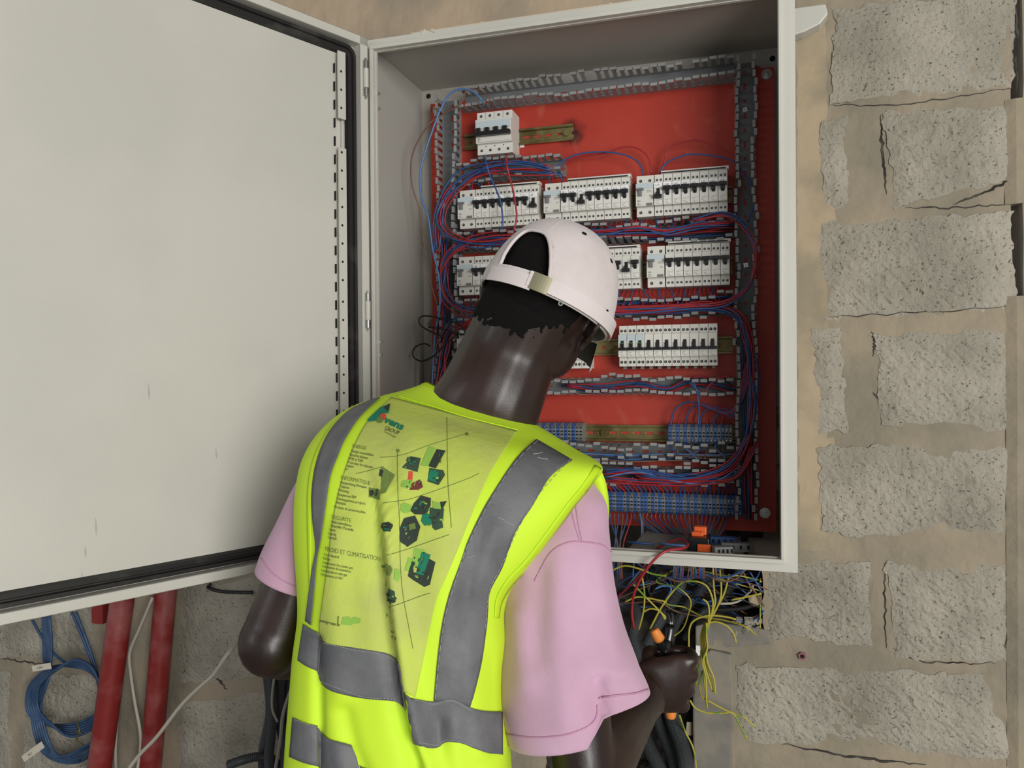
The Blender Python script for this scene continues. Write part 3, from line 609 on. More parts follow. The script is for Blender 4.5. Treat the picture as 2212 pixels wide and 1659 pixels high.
bundle([(1100, 508), (1200, 505), (1310, 503), (1380, 496), (1440, 502), (1500, 490), (1580, 482)], 14, .011, RB, 'lying in the duct under the top breaker row', 'wires of the duct under the top row', y=-.088)
bundle([(1060, 520), (1150, 512), (1310, 512), (1440, 506), (1585, 492)], 12, .013, RB, 'deep in the duct under the top breaker row', 'wires deep under the top row', y=-.062)
bundle([(1250, 672), (1320, 672), (1400, 668), (1480, 662), (1560, 655), (1612, 625), (1632, 570), (1625, 520), (1600, 480), (1560, 465), (1500, 478)], 6, .006, RB, 'looping round the right end of the second breaker row', 'wires looping round the right end', y=-.097)
bundle([(1060, 680), (1250, 676), (1330, 672), (1440, 668), (1530, 662), (1590, 680), (1615, 730), (1622, 800), (1622, 880), (1612, 950), (1570, 1010), (1480, 1032), (1380, 1030)], 14, .011, RB, 'sweeping from the middle duct down the right duct', 'wires sweeping down the right duct', y=-.090)
bundle([(1080, 672), (1250, 668), (1400, 662), (1580, 655)], 10, .012, RB, 'inside the duct under the second breaker row', 'wires of the duct under the second row', y=-.066)
bundle([(1615, 700), (1622, 850), (1620, 1000), (1622, 1120)], 14, .015, RB + ['black'], 'inside the right vertical duct', 'wires inside the right duct', y=-.066, r=.0018)
bundle([(1220, 828), (1300, 838), (1380, 826), (1440, 838), (1500, 824), (1580, 832)], 6, .014, ['red', 'blue', 'blue', 'red'], 'in the sparse duct under the third row', 'wires of the sparse duct', y=-.060)
bundle([(1250, 985), (1350, 990), (1450, 988), (1540, 992), (1600, 985)], 10, .010, ['brown', 'lblue', 'blue', 'brown'], 'in the duct under the upper terminals', 'wires under the upper terminals', y=-.066)
bundle([(1310, 1022), (1380, 1018), (1450, 1030), (1530, 1032), (1600, 1000)], 12, .010, ['blue', 'red', 'brown', 'blue', 'lblue'], 'in the lowest duct', 'wires of the lowest duct', y=-.085)
bundle([(1310, 1035), (1400, 1040), (1500, 1042), (1590, 1030), (1630, 960)], 8, .007, ['blue', 'red', 'red'], 'sweeping into the lowest duct from the right', 'wires sweeping into the lowest duct', y=-.092)
# short drops under and over the breakers
def drops(xs, z0, z1, y0, y1, cols, where, group, jit=.006):
    for k, x in enumerate(xs):
        c = cols[k % len(cols)]; dx = random.uniform(-jit, jit)
        wire([(x, y0, Z0 + z0), (x, y0 - .004, Z0 + z0 * .7 + z1 * .3), (x + dx, (y0 + y1) / 2, Z0 + z0 * .3 + z1 * .7), (x + dx * 1.6, y1, Z0 + z1)], c, .0016, '%s wire %s' % (CN[c], where), CN[c] + ' ' + group, sub=3, stuff=len(xs) > 12)
rb = ['red', 'blue', 'red']
drops([.135 + .0102 * k for k in range(54)], .660, .635, -.058, -.078, rb, 'dropping from the top row into the duct below', 'drop wires of the top row')
drops([.130 + .0106 * k for k in range(20)], .515, .480, -.058, -.078, rb, 'dropping from the second row, left part', 'drop wires of the second row')
drops([.375 + .0090 * k for k in range(34)], .515, .480, -.058, -.078, rb, 'dropping from the second row into the duct below', 'drop wires of the second row', .012)
drops([.140, .150, .163, .172, .186, .195, .32, .33, .345], .765, .738, -.075, -.062, ['blue', 'red', 'blue'], 'entering the top row from the short duct', 'feed wires of the top row')
drops([.566 + .0035 + .0147 * k for k in range(8)], .197, .168, -.062, -.078, ['blue', 'brown', 'lblue', 'brown'], 'under the upper right terminal strip', 'wires below the upper right terminals', .02)
drops([.290 + .0161 * k for k in range(6)], .197, .180, -.062, -.076, ['brown', 'blue'], 'under the upper left terminal strip', 'wires below the upper left terminals', .01)
# loops onto the upper right terminals
for k in range(8):
    x = 1450 + 15.5 * k; c = 'blue' if k % 2 == 0 else 'red'; hgt = 46 - 3 * k
    wire([U(x, 922, -.064), U(x + 1, 905, -.066), U(x + 12, 905 - hgt * .55, -.07), U(x + 45 - k * 3, 905 - hgt * .8, -.074), U(1560 + k * 4, 890 + k * 2, -.08), U(1600, 870 - k * 6, -.08), U(1618, 820 - k * 8, -.078)], c, .0016, '%s wire arching from the right duct onto the upper right terminals' % CN[c], CN[c] + ' arches above the upper right terminals')
# onto the lowest strip
for k in range(30):
    x = 1322 + 9.2 * k; c = 'blue' if k % 3 else 'red'; dx = random.uniform(-34, -8) if k < 16 else random.uniform(-12, 26)
    wire([U(x, 1074, -.062), U(x, 1062, -.066), U(x + dx * .4, 1050, -.078), U(x + dx, 1034 + random.uniform(-4, 4), -.088)], c, .0016, '%s wire rising from the lowest terminal strip into its duct' % CN[c], CN[c] + ' risers of the lowest strip', sub=4)
for k in range(30):
    x = 1318 + 9.0 * k; c = ['blue', 'brown', 'blue', 'brown', 'blue', 'red'][k % 6]; tgt = [1330, 1342, 1452, 1462, 1476, 1490, 1500, 1512, 1520, 1545][int(k / 3)] + random.uniform(-5, 5)
    wire([U(x, 1108, -.060), U(x, 1122, -.064), U(x * .5 + tgt * .5, 1148, -.075), U(tgt, 1178, -.085), U(tgt + random.uniform(-8, 8), 1250, -.085)], c, .0016, '%s wire hanging from the lowest terminal strip' % CN[c], CN[c] + ' wires hanging below the lowest strip', sub=4)
def pw(pts, col, label, y=-.095, r=.0017, **k): return wire([U(p[0], p[1], p[2] if len(p) > 2 else y) for p in pts], col, r, label, **k)
pw([(1213, 382), (1203, 366), (1215, 348), (1250, 333), (1300, 328), (1350, 335), (1380, 352), (1390, 378)], 'blue', 'blue wire arching over the middle group of the top row', -.072)
pw([(1215, 368), (1222, 352), (1255, 338), (1310, 330), (1345, 318), (1375, 320), (1400, 340), (1408, 376)], 'red', 'red wire arching over the middle group of the top row', -.062)
pw([(1424, 375), (1440, 352), (1470, 338), (1500, 333), (1560, 340), (1590, 355), (1620, 395), (1628, 440), (1615, 480)], 'blue', 'blue wire arching over the right group into the right duct', -.07)
pw([(1432, 372), (1440, 330), (1460, 312), (1500, 303), (1535, 312), (1580, 338), (1602, 375), (1598, 430), (1585, 470)], 'red', 'thin red wire arching highest over the right group', -.066)
pw([(1045, 232, -.085), (1040, 215), (1020, 197), (995, 192), (970, 205), (950, 240), (935, 280), (918, 330), (907, 380), (912, 430), (925, 470), (935, 540), (948, 600), (950, 660), (940, 720), (935, 790), (932, 870)], 'lblue', 'long pale blue wire bowing out past the left edge of the plate', -.115, .0021)
pw([(1062, 232, -.085), (1058, 215), (1040, 196), (1010, 194), (1002, 210), (992, 228), (960, 245), (930, 265), (900, 310, -.14), (888, 350, -.15), (890, 400, -.15), (905, 450, -.14), (915, 520, -.13), (928, 600, -.12), (945, 660)], 'brown', 'long thin brown wire bowing left from the main breaker', -.115, .0015)
pw([(1048, 330, -.07), (1050, 350), (1058, 378), (1072, 410), (1082, 440), (1086, 475), (1084, 495)], 'blue', 'blue wire hanging free in front of the top left breakers', -.125, .0020)
pw([(1096, 330, -.07), (1094, 350), (1100, 380), (1108, 410), (1114, 445), (1116, 470), (1110, 500)], 'red', 'red wire hanging free towards the cap', -.125, .0020)
for k, x in enumerate((1052, 1067, 1082, 1097)): pw([(x, 325, -.06), (x + 1, 338, -.075), (x - 6, 352, -.082), (x - 20, 362, -.085)], 'blue' if k == 0 else 'red', '%s wire leaving the bottom of the four-pole breaker' % ('blue' if k == 0 else 'red'), group='wires under the four-pole breaker' if k else None)
pw([(1512, 860, -.09), (1508, 845), (1492, 828), (1500, 830), (1508, 860), (1510, 890), (1508, 920)], 'blue', 'blue wire dropping from the sparse duct onto the upper right terminals', -.088)
pw([(1500, 838), (1520, 850), (1530, 835), (1550, 818), (1580, 812)], 'red', 'red wire crossing the right end of the sparse duct', -.08)
pw([(1018, 724), (1000, 745), (985, 775), (975, 815), (968, 850)], 'red', 'single red wire slanting beside the neck', -.11, .0021)
pw([(962, 730), (930, 716), (908, 702), (906, 688), (920, 682), (960, 690), (990, 700), (1004, 716), (998, 722), (960, 712), (925, 706)], 'black', 'black cable loop sticking out left above the other loop', -.13, .0019)
pw([(985, 725), (960, 745), (935, 770), (910, 780), (893, 770), (895, 752), (915, 742), (930, 748)], 'black', 'lower black cable loop over the left cabinet edge', -.13, .0019)
pw([(930, 870), (933, 800), (945, 740), (968, 700)], 'brown', 'brown cable rising beside the black loops', -.11, .0022)
pw([(1370, 1360, -.26), (1365, 1320, -.27), (1372, 1275, -.29), (1400, 1225, -.305), (1435, 1192, -.30), (1480, 1183, -.27), (1484, 1172, -.24), (1468, 1165, -.22), (1445, 1172, -.21), (1420, 1184, -.20)], 'red', 'bright red wire hooked over the cabinet bottom edge down to the hand', r=.0024)
pw([(1382, 1108, -.075), (1386, 1130), (1386, 1160), (1385, 1195, -.09)], 'lblue', 'pale blue wire dropping straight below the lowest strip', -.085)
pw([(1388, 1108, -.075), (1389, 1150), (1390, 1195, -.09)], 'brown', 'light brown wire dropping straight below the lowest strip', -.085)
tag(STUFF.build('wires', [WC[c] for c in SCOL], smooth=True), 'many red and blue wires packed deep in the ducts and under the breakers', 'wires', kind='stuff')
# ------------------------------------------------------------------ inside bottom of the cabinet
m = MB(); a = [U(1432, 1180, -.14), U(1610, 1192, -.20), U(1600, 1168, -.08), U(1440, 1160, -.07)]
M = [Vector((.50, -.215, Z0 + .006)), Vector((.715, -.225, Z0 + .006)), Vector((.70, -.06, Z0 + .012)), Vector((.52, -.06, Z0 + .016))]
m.add(M + [p - Vector((0, 0, .002)) for p in M], [(0, 1, 2, 3), (7, 6, 5, 4), (0, 4, 5, 1), (1, 5, 6, 2), (2, 6, 7, 3), (3, 7, 4, 0)])
tag(m.build('gland_plate', mat('dusty_grey_plate', rgb(110, 108, 104), .8, c2=rgb(140, 136, 128), nscale=12)), 'loose dusty grey gland plate on the cabinet floor', 'metal plate')
t = thing('wire_connector', 'orange and black lever connector tool standing on the cabinet floor', 'lever connector', (.63, -.19, Z0 + .009))
m = MB(); m.box(.612, .652, -.205, -.155, Z0 + .008, Z0 + .034); m.build('body', m_black, t, bevel=.003)
m = MB(); m.box(.630, .654, -.209, -.204, Z0 + .010, Z0 + .024); m.build('orange_band', mat('orange_plastic', rgb(228, 98, 40), .4), t, bevel=.0015)
m = MB(); m.box(.622, .645, -.175, -.155, Z0 + .034, Z0 + .050); m.box(.618, .640, -.185, -.178, Z0 + .033, Z0 + .042); m.build('orange_lever', MATS['orange_plastic'], t, bevel=.002)
for k, (x, y, l_, mt, lb) in enumerate(((.672, -.12, .05, m_tb, 'dark blue loose terminal piece lying deep in the cabinet corner'), (.70, -.17, .06, m_duct, 'grey slotted offcut lying at the right end of the cabinet floor'), (.675, -.21, .035, m_ductl, 'pale grey plastic offcut lying at the front of the cabinet floor'))):
    m = MB(); c = Vector((x, y, Z0 + .015)); Mx = Matrix.Translation(c) @ Matrix.Rotation(.2 * k, 4, 'Z'); m.box(-l_ / 2, l_ / 2, -.008, .008, -.008, .008, 0, Mx)
    for q in range(4): m.box(-l_ / 2 + .006 + q * l_ / 4.4, -l_ / 2 + .010 + q * l_ / 4.4, -.0086, -.008, -.003, .004, 1, Mx)
    tag(m.build('plastic_offcut', [mt, m_dark], bevel=.001), lb, 'plastic offcut')
for k, (x, c) in enumerate(((.50, 'blue'), (.56, 'lblue'))):
    wire([(x, -.20, Z0 + .02), (x + .02, -.215, Z0 + .022), (x + .05, -.21, Z0 + .02)], c, .0024, '%s wire end lying on the cabinet floor' % CN[c])
# ------------------------------------------------------------------ tangle below the cabinet
random.seed(31)
def tangle(n, cols, yr, where, group, r=.0016):
    for k in range(n):
        c = cols[k % len(cols)]; x = random.uniform(1325, 1640); y = random.uniform(1225, 1300); pts = []; a = random.uniform(-.5, .7); yy = random.uniform(*yr)
        for i in range(6):
            pts.append(U(x, y, yy)); x = min(1642, max(1318, x + 46 * math.cos(a))); y = min(1372 if x > 1490 else 1470, y + 28 * math.sin(a) + 6); a += random.uniform(-.8, .9); yy = min(.12, yy + random.uniform(-.02, .03))
        wire([U(pts and 1400 + random.uniform(-70, 190), 1190, yy * .3 - .05)] + pts, c, r, '%s wire %s' % (CN[c], where), CN[c] + ' ' + group)
tangle(30, ['blue', 'brown', 'black', 'blue', 'brown', 'lblue', 'black'], (-.03, .09), 'tangled in the wall cavity under the cabinet', 'wires tangled in the cavity')
tangle(4, ['yellow'], (-.04, .02), 'tangled in the wall cavity under the cabinet', 'wires tangled in the cavity')
yg = lambda pts, lab, y=-.05, r=.0020: pw(pts, 'yellow', lab, y, r)
yg([(1322, 1232), (1350, 1222), (1385, 1230), (1410, 1240), (1440, 1244)], 'yellow-green wire running level just under the cabinet edge', -.12)
yg([(1404, 1358), (1430, 1310), (1460, 1270), (1490, 1245), (1500, 1222)], 'yellow-green wire slanting up from the fist to the cabinet')
yg([(1380, 1360), (1390, 1320), (1392, 1280), (1385, 1235)], 'yellow-green wire rising from the wrist to the cabinet')
yg([(1390, 1322), (1405, 1315), (1425, 1320), (1437, 1338)], 'short bent yellow-green wire above the orange tool end')
yg([(1368, 1262), (1395, 1290), (1420, 1315), (1440, 1335)], 'yellow-green wire slanting down right above the fist')
yg([(1478, 1256), (1505, 1256), (1528, 1268), (1540, 1300), (1535, 1335), (1528, 1350)], 'yellow wire arching over into the hanging bundle')
yg([(1540, 1225), (1542, 1270), (1545, 1300), (1538, 1325), (1530, 1350)], 'yellow-green wire dropping from the cabinet into the bundle, left one')
yg([(1575, 1240), (1565, 1280), (1550, 1310), (1536, 1335), (1528, 1360)], 'yellow-green wire dropping from the cabinet into the bundle, right one')
yg([(1555, 1230), (1558, 1280), (1550, 1310), (1533, 1340)], 'yellow-green wire dropping from the cabinet into the bundle, middle one')
yg([(1518, 1294), (1528, 1302), (1532, 1320), (1530, 1345)], 'short yellow wire with white end joining the bundle')
yg([(1488, 1405), (1489, 1360), (1500, 1340), (1530, 1330), (1565, 1332), (1590, 1338)], 'yellow wire arching left from the bundle down to the fist')
yg([(1523, 1370), (1528, 1350), (1545, 1343), (1570, 1352), (1585, 1370), (1590, 1388)], 'yellow-green wire curling right out of the bundle')
for k, (x1, x2, x3, y3) in enumerate(((1515, 1521, 1528, 1530), (1520, 1535, 1540, 1494), (1517, 1530, 1538, 1490), (1524, 1542, 1545, 1500), (1514, 1525, 1526, 1520))):
    yg([(1522 + k, 1345), (1514 + 3 * k, 1375), (1516 + 3 * k, 1400), (x1 + 4, 1430), (x2, 1465), (x3, y3)], 'yellow wire hanging in the bound bundle below the cavity', -.055 - .004 * k); COL.objects[-1]['group'] = 'yellow wires of the bound hanging bundle'
yg([(1517, 1450), (1511, 1480), (1516, 1505), (1527, 1512)], 'green wire looping at the lower left of the hanging bundle')
yg([(1527, 1512), (1550, 1525), (1580, 1540), (1605, 1548), (1622, 1562), (1632, 1571)], 'yellow wire end reaching right below the bundle, upper one')
yg([(1490, 1512), (1503, 1530), (1530, 1540), (1565, 1540), (1583, 1540), (1600, 1570), (1614, 1597)], 'yellow wire end reaching right below the bundle, lower one')
yg([(1503, 1480), (1510, 1440), (1514, 1405)], 'thin yellow wire beside the white tag of the bundle')
yg([(1580, 1296), (1610, 1290), (1645, 1282)], 'yellow wire crossing at the right edge of the cavity')
yg([(1468, 1545, -.1), (1480, 1580), (1495, 1610), (1502, 1640), (1504, 1690)], 'yellow-green wire running down beside the grey conduits')
yg([(1350, 1300), (1375, 1290), (1400, 1292), (1440, 1300)], 'green and yellow wire beside the pink sleeve')
m = MB(); m.tube([U(1522, 1368, -.058), U(1524, 1385, -.06), U(1526, 1402, -.058)], .0045, 7); tag(m.build('cable_tie', m_black), 'black tape tie binding the hanging yellow wires', 'cable tie')
m = MB(); p = U(1508, 1405, -.062); m.box(p.x - .004, p.x + .004, p.y - .001, p.y + .001, p.z - .010, p.z + .010); tag(m.build('wire_tag', m_paper), 'small white tag on the hanging yellow wires', 'tag')
pw([(1440, 1246), (1480, 1250), (1520, 1240), (1560, 1248), (1600, 1235), (1625, 1215)], 'blue', 'blue wire running level under the cabinet', -.07, .0022)
pw([(1420, 1240), (1470, 1256), (1520, 1242), (1560, 1256), (1590, 1250), (1610, 1230)], 'brown', 'brown wire running level beneath the blue one', -.065, .002)
pw([(1322, 1300), (1350, 1275), (1380, 1245), (1395, 1215)], 'dred', 'dark red wire slanting up beside the sleeve', -.08, .0022)
pw([(1416, 1272), (1430, 1266), (1448, 1268), (1448, 1280), (1438, 1295)], 'lblue', 'light blue wire hook in the cavity', -.03, .0022)
pw([(1605, 1235), (1620, 1265), (1640, 1290), (1650, 1310)], 'brown', 'brown wire at the right edge of the cavity', -.02, .002)
pw([(1620, 1236), (1632, 1255), (1640, 1270), (1648, 1280)], 'blue', 'blue wire at the right edge of the cavity', -.02, .0018)
pw([(1555, 1304), (1580, 1303), (1600, 1296), (1620, 1278), (1628, 1262)], 'white', 'stripped white cable end in the cavity', .0, .0026)
pw([(1545, 1318), (1580, 1316), (1610, 1312), (1640, 1300)], 'black', 'thick black cable lying across the cavity', .01, .006, name='cable', cat='cable')
pw([(1590, 1338), (1615, 1343), (1640, 1332), (1650, 1318)], 'blue', 'blue wire looping at the cavity floor', .0, .0018)
pw([(1585, 1336), (1610, 1338), (1640, 1328), (1652, 1315)], 'brown', 'brown wire looping at the cavity floor', .005, .0018)
def conduit(pts, r, label, y=0.0, mt=None, group=None):
    P = [U(p[0], p[1], p[2] if len(p) > 2 else y) for p in pts]; L_ = sum((b_ - a_).length for a_, b_ in zip(P, P[1:])); sub = max(6, int(L_ / .0021 / (len(P) - 1)))
    m = MB(); m.tube(P, r, 12, sub=sub, corr=.86); o = m.build('corrugated_conduit', mt or m_conduit, smooth=False); tag(o, label, 'conduit', group); return o
conduit([(1475, 1240, .02), (1465, 1275), (1445, 1310), (1420, 1350), (1400, 1390)], .0135, 'dark corrugated conduit slanting behind the orange tool, widest one', .03)
conduit([(1530, 1230, .03), (1515, 1265), (1490, 1300), (1460, 1345), (1440, 1400)], .0120, 'dark corrugated conduit slanting through the middle of the cavity', .035)
conduit([(1370, 1300), (1375, 1335), (1368, 1375), (1380, 1420)], .0125, 'dark corrugated conduit just right of the pink sleeve', .03)
conduit([(1600, 1225), (1580, 1265), (1550, 1300), (1510, 1330), (1480, 1380)], .0100, 'thin dark conduit at the upper right of the cavity', .05)
conduit([(1560, 1215), (1540, 1250), (1500, 1290), (1470, 1330)], .011, 'dark conduit at the back of the cavity', .075)
conduit([(1360, 1505, .0), (1385, 1575, -.02), (1405, 1620, -.03), (1428, 1670, -.04), (1440, 1740, -.04)], .0155, 'grey corrugated conduit leftmost of the lower three')
conduit([(1415, 1530, .0), (1432, 1580, -.01), (1450, 1625, -.02), (1462, 1670, -.03), (1470, 1740, -.03)], .0150, 'grey corrugated conduit between the other two lower ones')
conduit([(1440, 1510, .0), (1455, 1560, -.03), (1470, 1600, -.05), (1482, 1650, -.06), (1490, 1740, -.06)], .0160, 'grey corrugated conduit nearest the concrete strip')
conduit([(1395, 1490, .06), (1420, 1520, .05), (1440, 1560, .04)], .0130, 'dark conduit behind the lower three')
random.seed(9); m = MB()
for k in range(60):
    p = U(random.uniform(1585, 1645), random.uniform(1338, 1380), random.uniform(.0, .05)); s_ = random.uniform(.003, .009); Mx = Matrix.Translation(p) @ Matrix.Rotation(random.uniform(0, 3), 4, 'Z') @ Matrix.Rotation(random.uniform(0, 3), 4, 'X'); m.box(-s_, s_, -s_ * .8, s_ * .7, -s_ * .6, s_ * .6, 0, Mx)
tag(m.build('rubble', m_block), 'loose grey concrete rubble on the cavity ledge', 'rubble', kind='stuff')
m = MB(); p = U(1630, 1296, -.01); m.add([p + Vector(q) * .012 for q in ((-1, 0, .2), (-.3, -.4, 1), (.9, -.2, .6), (1, 0, -.7), (0, -.5, -1), (-.8, -.1, -.7), (0, .8, 0))], [(0, 1, 2, 3, 4, 5), (1, 0, 6), (2, 1, 6), (3, 2, 6), (4, 3, 6), (5, 4, 6), (0, 5, 6)]); tag(m.build('mortar_chunk', m_tan), 'tan mortar chunk at the right end of the cavity', 'mortar chunk')
# ------------------------------------------------------------------ left: pipes, cables, conduits
def pipe(a, b_, y0, y1, r, label):
    p, q = U(*a, y0), U(*b_, y1); d = (q - p).normalized(); k0 = (2.5 - p.z) / d.z; k1 = (.0 - p.z) / d.z
    m = MB(); m.tube([p + d * k0, p + d * k0 * .5, p, q, p + d * k1], r, 24, sub=4); o = m.build('red_pipe', m_pipe, smooth=True); tag(o, label, 'pipe', 'red pipes under the cabinet door')
pipe((262, 1310), (215, 1659), -.10, -.11, .0285, 'bright red painted pipe, left and front of the two')
pipe((357, 1290), (325, 1659), -.045, -.045, .0265, 'dusty darker red pipe, right and rear of the two')
m = MB(); p = U(213, 1325, -.05); m.box(p.x - .018, p.x + .018, p.y - .006, p.y + .04, p.z - .026, p.z + .05); tag(m.build('pipe_bracket', m_pipe, bevel=.002), 'dusty red bracket tab just left of the front pipe', 'bracket')
pw([(330, 1290), (300, 1360), (280, 1410), (283, 1460), (292, 1520), (303, 1580), (303, 1625), (292, 1690)], 'white', 'grey-white cable hanging between the two red pipes', -.06, .0045, name='cable', cat='cable')
pw([(253, 1560), (250, 1620), (252, 1690)], 'white', 'grey-white cable end beside the front pipe at the bottom', -.05, .004, name='cable', cat='cable')
pw([(520, 1378, -.10), (490, 1415), (460, 1458), (430, 1485), (390, 1525), (340, 1590), (300, 1632), (265, 1680), (230, 1740)], 'white', 'white cable slanting across in front of both red pipes', -.15, .0048, name='cable', cat='cable')
pw([(455, 1262), (450, 1270), (480, 1278), (545, 1280)], 'black', 'short black cable on the wall above the left elbow', -.01, .004, name='cable', cat='cable')
random.seed(17)
for k in range(6):
    j = lambda s=5: random.uniform(-s, s); e = (k - 2.5) * 5
    pts = [(100 + e * .6, 1330), (103 + e * .7, 1400), (100 + e * .5, 1460), (80 + e * .7, 1520), (85 + e, 1575), (105 + e, 1625), (140 + j(), 1640 - e * .6), (185 + j(), 1625 - e), (215, 1590), (222, 1540), (215, 1480), (195, 1445 - e * .5), (160, 1433 - e * .6), (115 + e * .4, 1445 + e * .3), (75 + e * .8, 1480), (70 + e, 1530), (95 + e, 1560), (150, 1578 + e), (200, 1560 + e), (222, 1520)]
    pw([(a, b_, -.035 - .007 * k - (.01 if i > 8 else 0)) for i, (a, b_) in enumerate(pts)], 'blue', 'blue network cable looped in the hanging coil left of the red pipes', r=.0036, mt=m_coil, name='network_cable', cat='cable', group='blue network cables of the coil')
for k in range(2):
    pw([(155 + k * 9, 1322), (175 + k * 7, 1370), (195 + k * 5, 1420), (208 + k * 3, 1460), (215, 1490)], 'blue', 'blue network cable coming down to the coil from the right', -.05, .0036, mt=m_coil, name='network_cable', cat='cable', group='blue network cables slanting to the coil')
pw([(70, 1340), (90, 1375), (115, 1410), (145, 1432), (190, 1438)], 'blue', 'blue network cable slanting to the coil from the left', -.04, .0036, mt=m_coil, name='network_cable', cat='cable')
def ptag(p0, p1, wpx, y, txt, label):
    a, b_ = U(*p0, y), U(*p1, y); d = (b_ - a).normalized(); n_ = Vector((-d.z, 0, d.x)) * wpx; t = thing('cable_tag', label, 'cable tag', a)
    m = MB(); yy = Vector((0, .0008, 0)); q = [a + n_, a - n_ * .9, b_ - n_, b_ + n_]; m.add([v - yy for v in q] + [v + yy for v in q], [(0, 1, 2, 3), (7, 6, 5, 4), (0, 4, 5, 1), (1, 5, 6, 2), (2, 6, 7, 3), (3, 7, 4, 0)]); m.build('tape', m_tape, t)
    m = MB(); vs, fs = text_shape(txt); h = wpx * 1.1; o0 = a + d * ((b_ - a).length * .28) - n_ * .35; m.add([o0 + d * v.x * h + n_.normalized() * v.y * h - Vector((0, .0014, 0)) for v in vs], fs); m.build('handwriting', m_print, t)
ptag((70, 1445), (110, 1438), .008, -.085, 'CAM', 'masking tape tag lettered CAM on the upper coil cable')
ptag((50, 1640), (93, 1608), .009, -.085, 'B-2', 'masking tape tag lettered B-2 at the bottom of the coil')
m = MB(); m.tube([U(168, 1560, -.095), U(172, 1580, -.1), U(166, 1598, -.095), U(180, 1610, -.09)], .002, 6); m.tube([U(160, 1578, -.097), U(176, 1585, -.1)], .002, 6); tag(m.build('binding_wire', m_zinc), 'rusty binding wire tied round the blue coil', 'binding wire')
for k, (x, dx, y, rr) in enumerate(((585, 4, -.09, .012), (610, -6, -.07, .012), (575, 8, -.05, .011), (635, -16, -.05, .011))):
    conduit([(x + 10, 1300, y), (x, 1420, y), (x + dx, 1540, y), (x - dx, 1640, y), (x + dx, 1760, y)], rr, 'dark corrugated conduit hanging under the left elbow', y, group='conduits hanging under the left elbow')
conduit([(495, 1652, -.1), (530, 1640, -.1), (565, 1635, -.08), (600, 1650, -.06), (615, 1700, -.06)], .011, 'dark conduit end curving out near the bottom left of the vest', -.08)
pw([(600, 1430), (590, 1480), (588, 1530), (600, 1560)], 'grey', 'thin grey cable among the hanging conduits', -.11, .003, name='cable', cat='cable')
pw([(632, 1480), (612, 1540), (605, 1600), (590, 1690)], 'grey', 'grey cable slanting down beside the vest', -.11, .004, name='cable', cat='cable')
#PERSON
# ------------------------------------------------------------------ the electrician, bending towards the cabinet
feet = UC(880, 1700, 1.02); feet.z = 0
person = thing('person', 'person in a yellow hi-vis vest, pink t-shirt and off-white cap, bending towards the cabinet', 'person', feet)
m_skin = mat('dark_skin', rgb(50, 34, 30), .36, c2=rgb(38, 27, 24), nscale=12, bump=.05, bscale=420, spec=.5)
m_hair = mat('short_black_hair', rgb(20, 18, 18), .9, bump=1, bscale=420, spec=.15)
m_cap = mat('off_white_cap', rgb(216, 206, 205), .85, c2=rgb(200, 188, 186), nscale=9, bump=.12, bscale=500, mix=(.5, .75), sheen=.2)
m_capin = mat('cap_brim_underside', rgb(92, 94, 92), .9)
m_brass = mat('aged_brass', rgb(150, 146, 120), .4, .6)
m_pink = mat('pink_cotton', rgb(204, 166, 190), .9, c2=rgb(190, 150, 172), nscale=6, bump=.10, bscale=900, sheen=.2)
m_vest = mat('fluorescent_yellow_fabric', rgb(204, 240, 48), .7, bump=.07, bscale=600)
b = m_vest.node_tree.nodes['Principled BSDF']
m_panel = mat('dusty_yellow_panel', rgb(192, 208, 88), .75, c2=rgb(182, 192, 98), nscale=10, bump=.25, bscale=90)
m_ret = mat('grey_reflective_tape', rgb(90, 91, 94), .6, c2=rgb(106, 107, 109), nscale=16, bump=.2, bscale=120)
m_scuff = mat('pale_scuff', rgb(160, 160, 160), .9)
m_jean = mat('dark_blue_trousers', rgb(44, 50, 66), .9, bump=.3, bscale=300)
m_shoe = mat('black_shoe_leather', rgb(30, 28, 27), .5)
def ell(m, c, ax, rad, n=20, k=12):     # ellipsoid with axes
    rs = []
    for i in range(1, k):
        a = PI * i / k; rs.append([c + ax[2] * (rad[2] * math.cos(a)) + (ax[0] * rad[0] * math.cos(2 * PI * j / n) + ax[1] * rad[1] * math.sin(2 * PI * j / n)) * math.sin(a) for j in range(n)])
    m.rings(rs)
def limb(m, st, n=18, sub=5):           # st: (point, half width, half depth)
    P = cr([s[0] for s in st], sub); A = cr([Vector((s[1], s[2], 0)) for s in st], sub); N = len(P); rs = []
    for i, p in enumerate(P):
        t = (P[min(i + 1, N - 1)] - P[max(i - 1, 0)]).normalized(); a = t.cross(VF)
        a = (a if a.length > .05 else VR).normalized(); 
        if i and a.dot(last) < 0: a = -a
        last = a; q = t.cross(a).normalized(); rs.append([p + a * A[i].x * math.cos(2 * PI * k / n) + q * A[i].y * math.sin(2 * PI * k / n) for k in range(n)])
    m.rings(rs)
CR_ = lambda x, y, z: (VR * x + VU * y - VF * z)       # view-aligned direction helper (z towards the photographer)
hr = CR_(.86, -.33, .40).normalized(); hf = CR_(.33, -.24, -.90); hf = (hf - hr * hf.dot(hr)).normalized(); hu = hr.cross(hf).normalized()
RC = UC(1178, 663, 1.215); HC = RC + hu * .018 - hr * .008
B = MB()
ell(B, HC + hu * .01, (hr, hf, hu), (.090, .099, .112)); ell(B, HC + hf * .030 - hu * .075, (hr, hf, hu), (.062, .064, .060)); ell(B, HC + hf * .055 - hu * .108, (hr, hf, hu), (.036, .040, .030))
ell(B, HC + hf * .103 - hu * .035, (hr, hf, hu), (.016, .016, .028), 12, 8); ell(B, HC + hf * .088 - hu * .078, (hr, hf, hu), (.026, .018, .014), 12, 8)
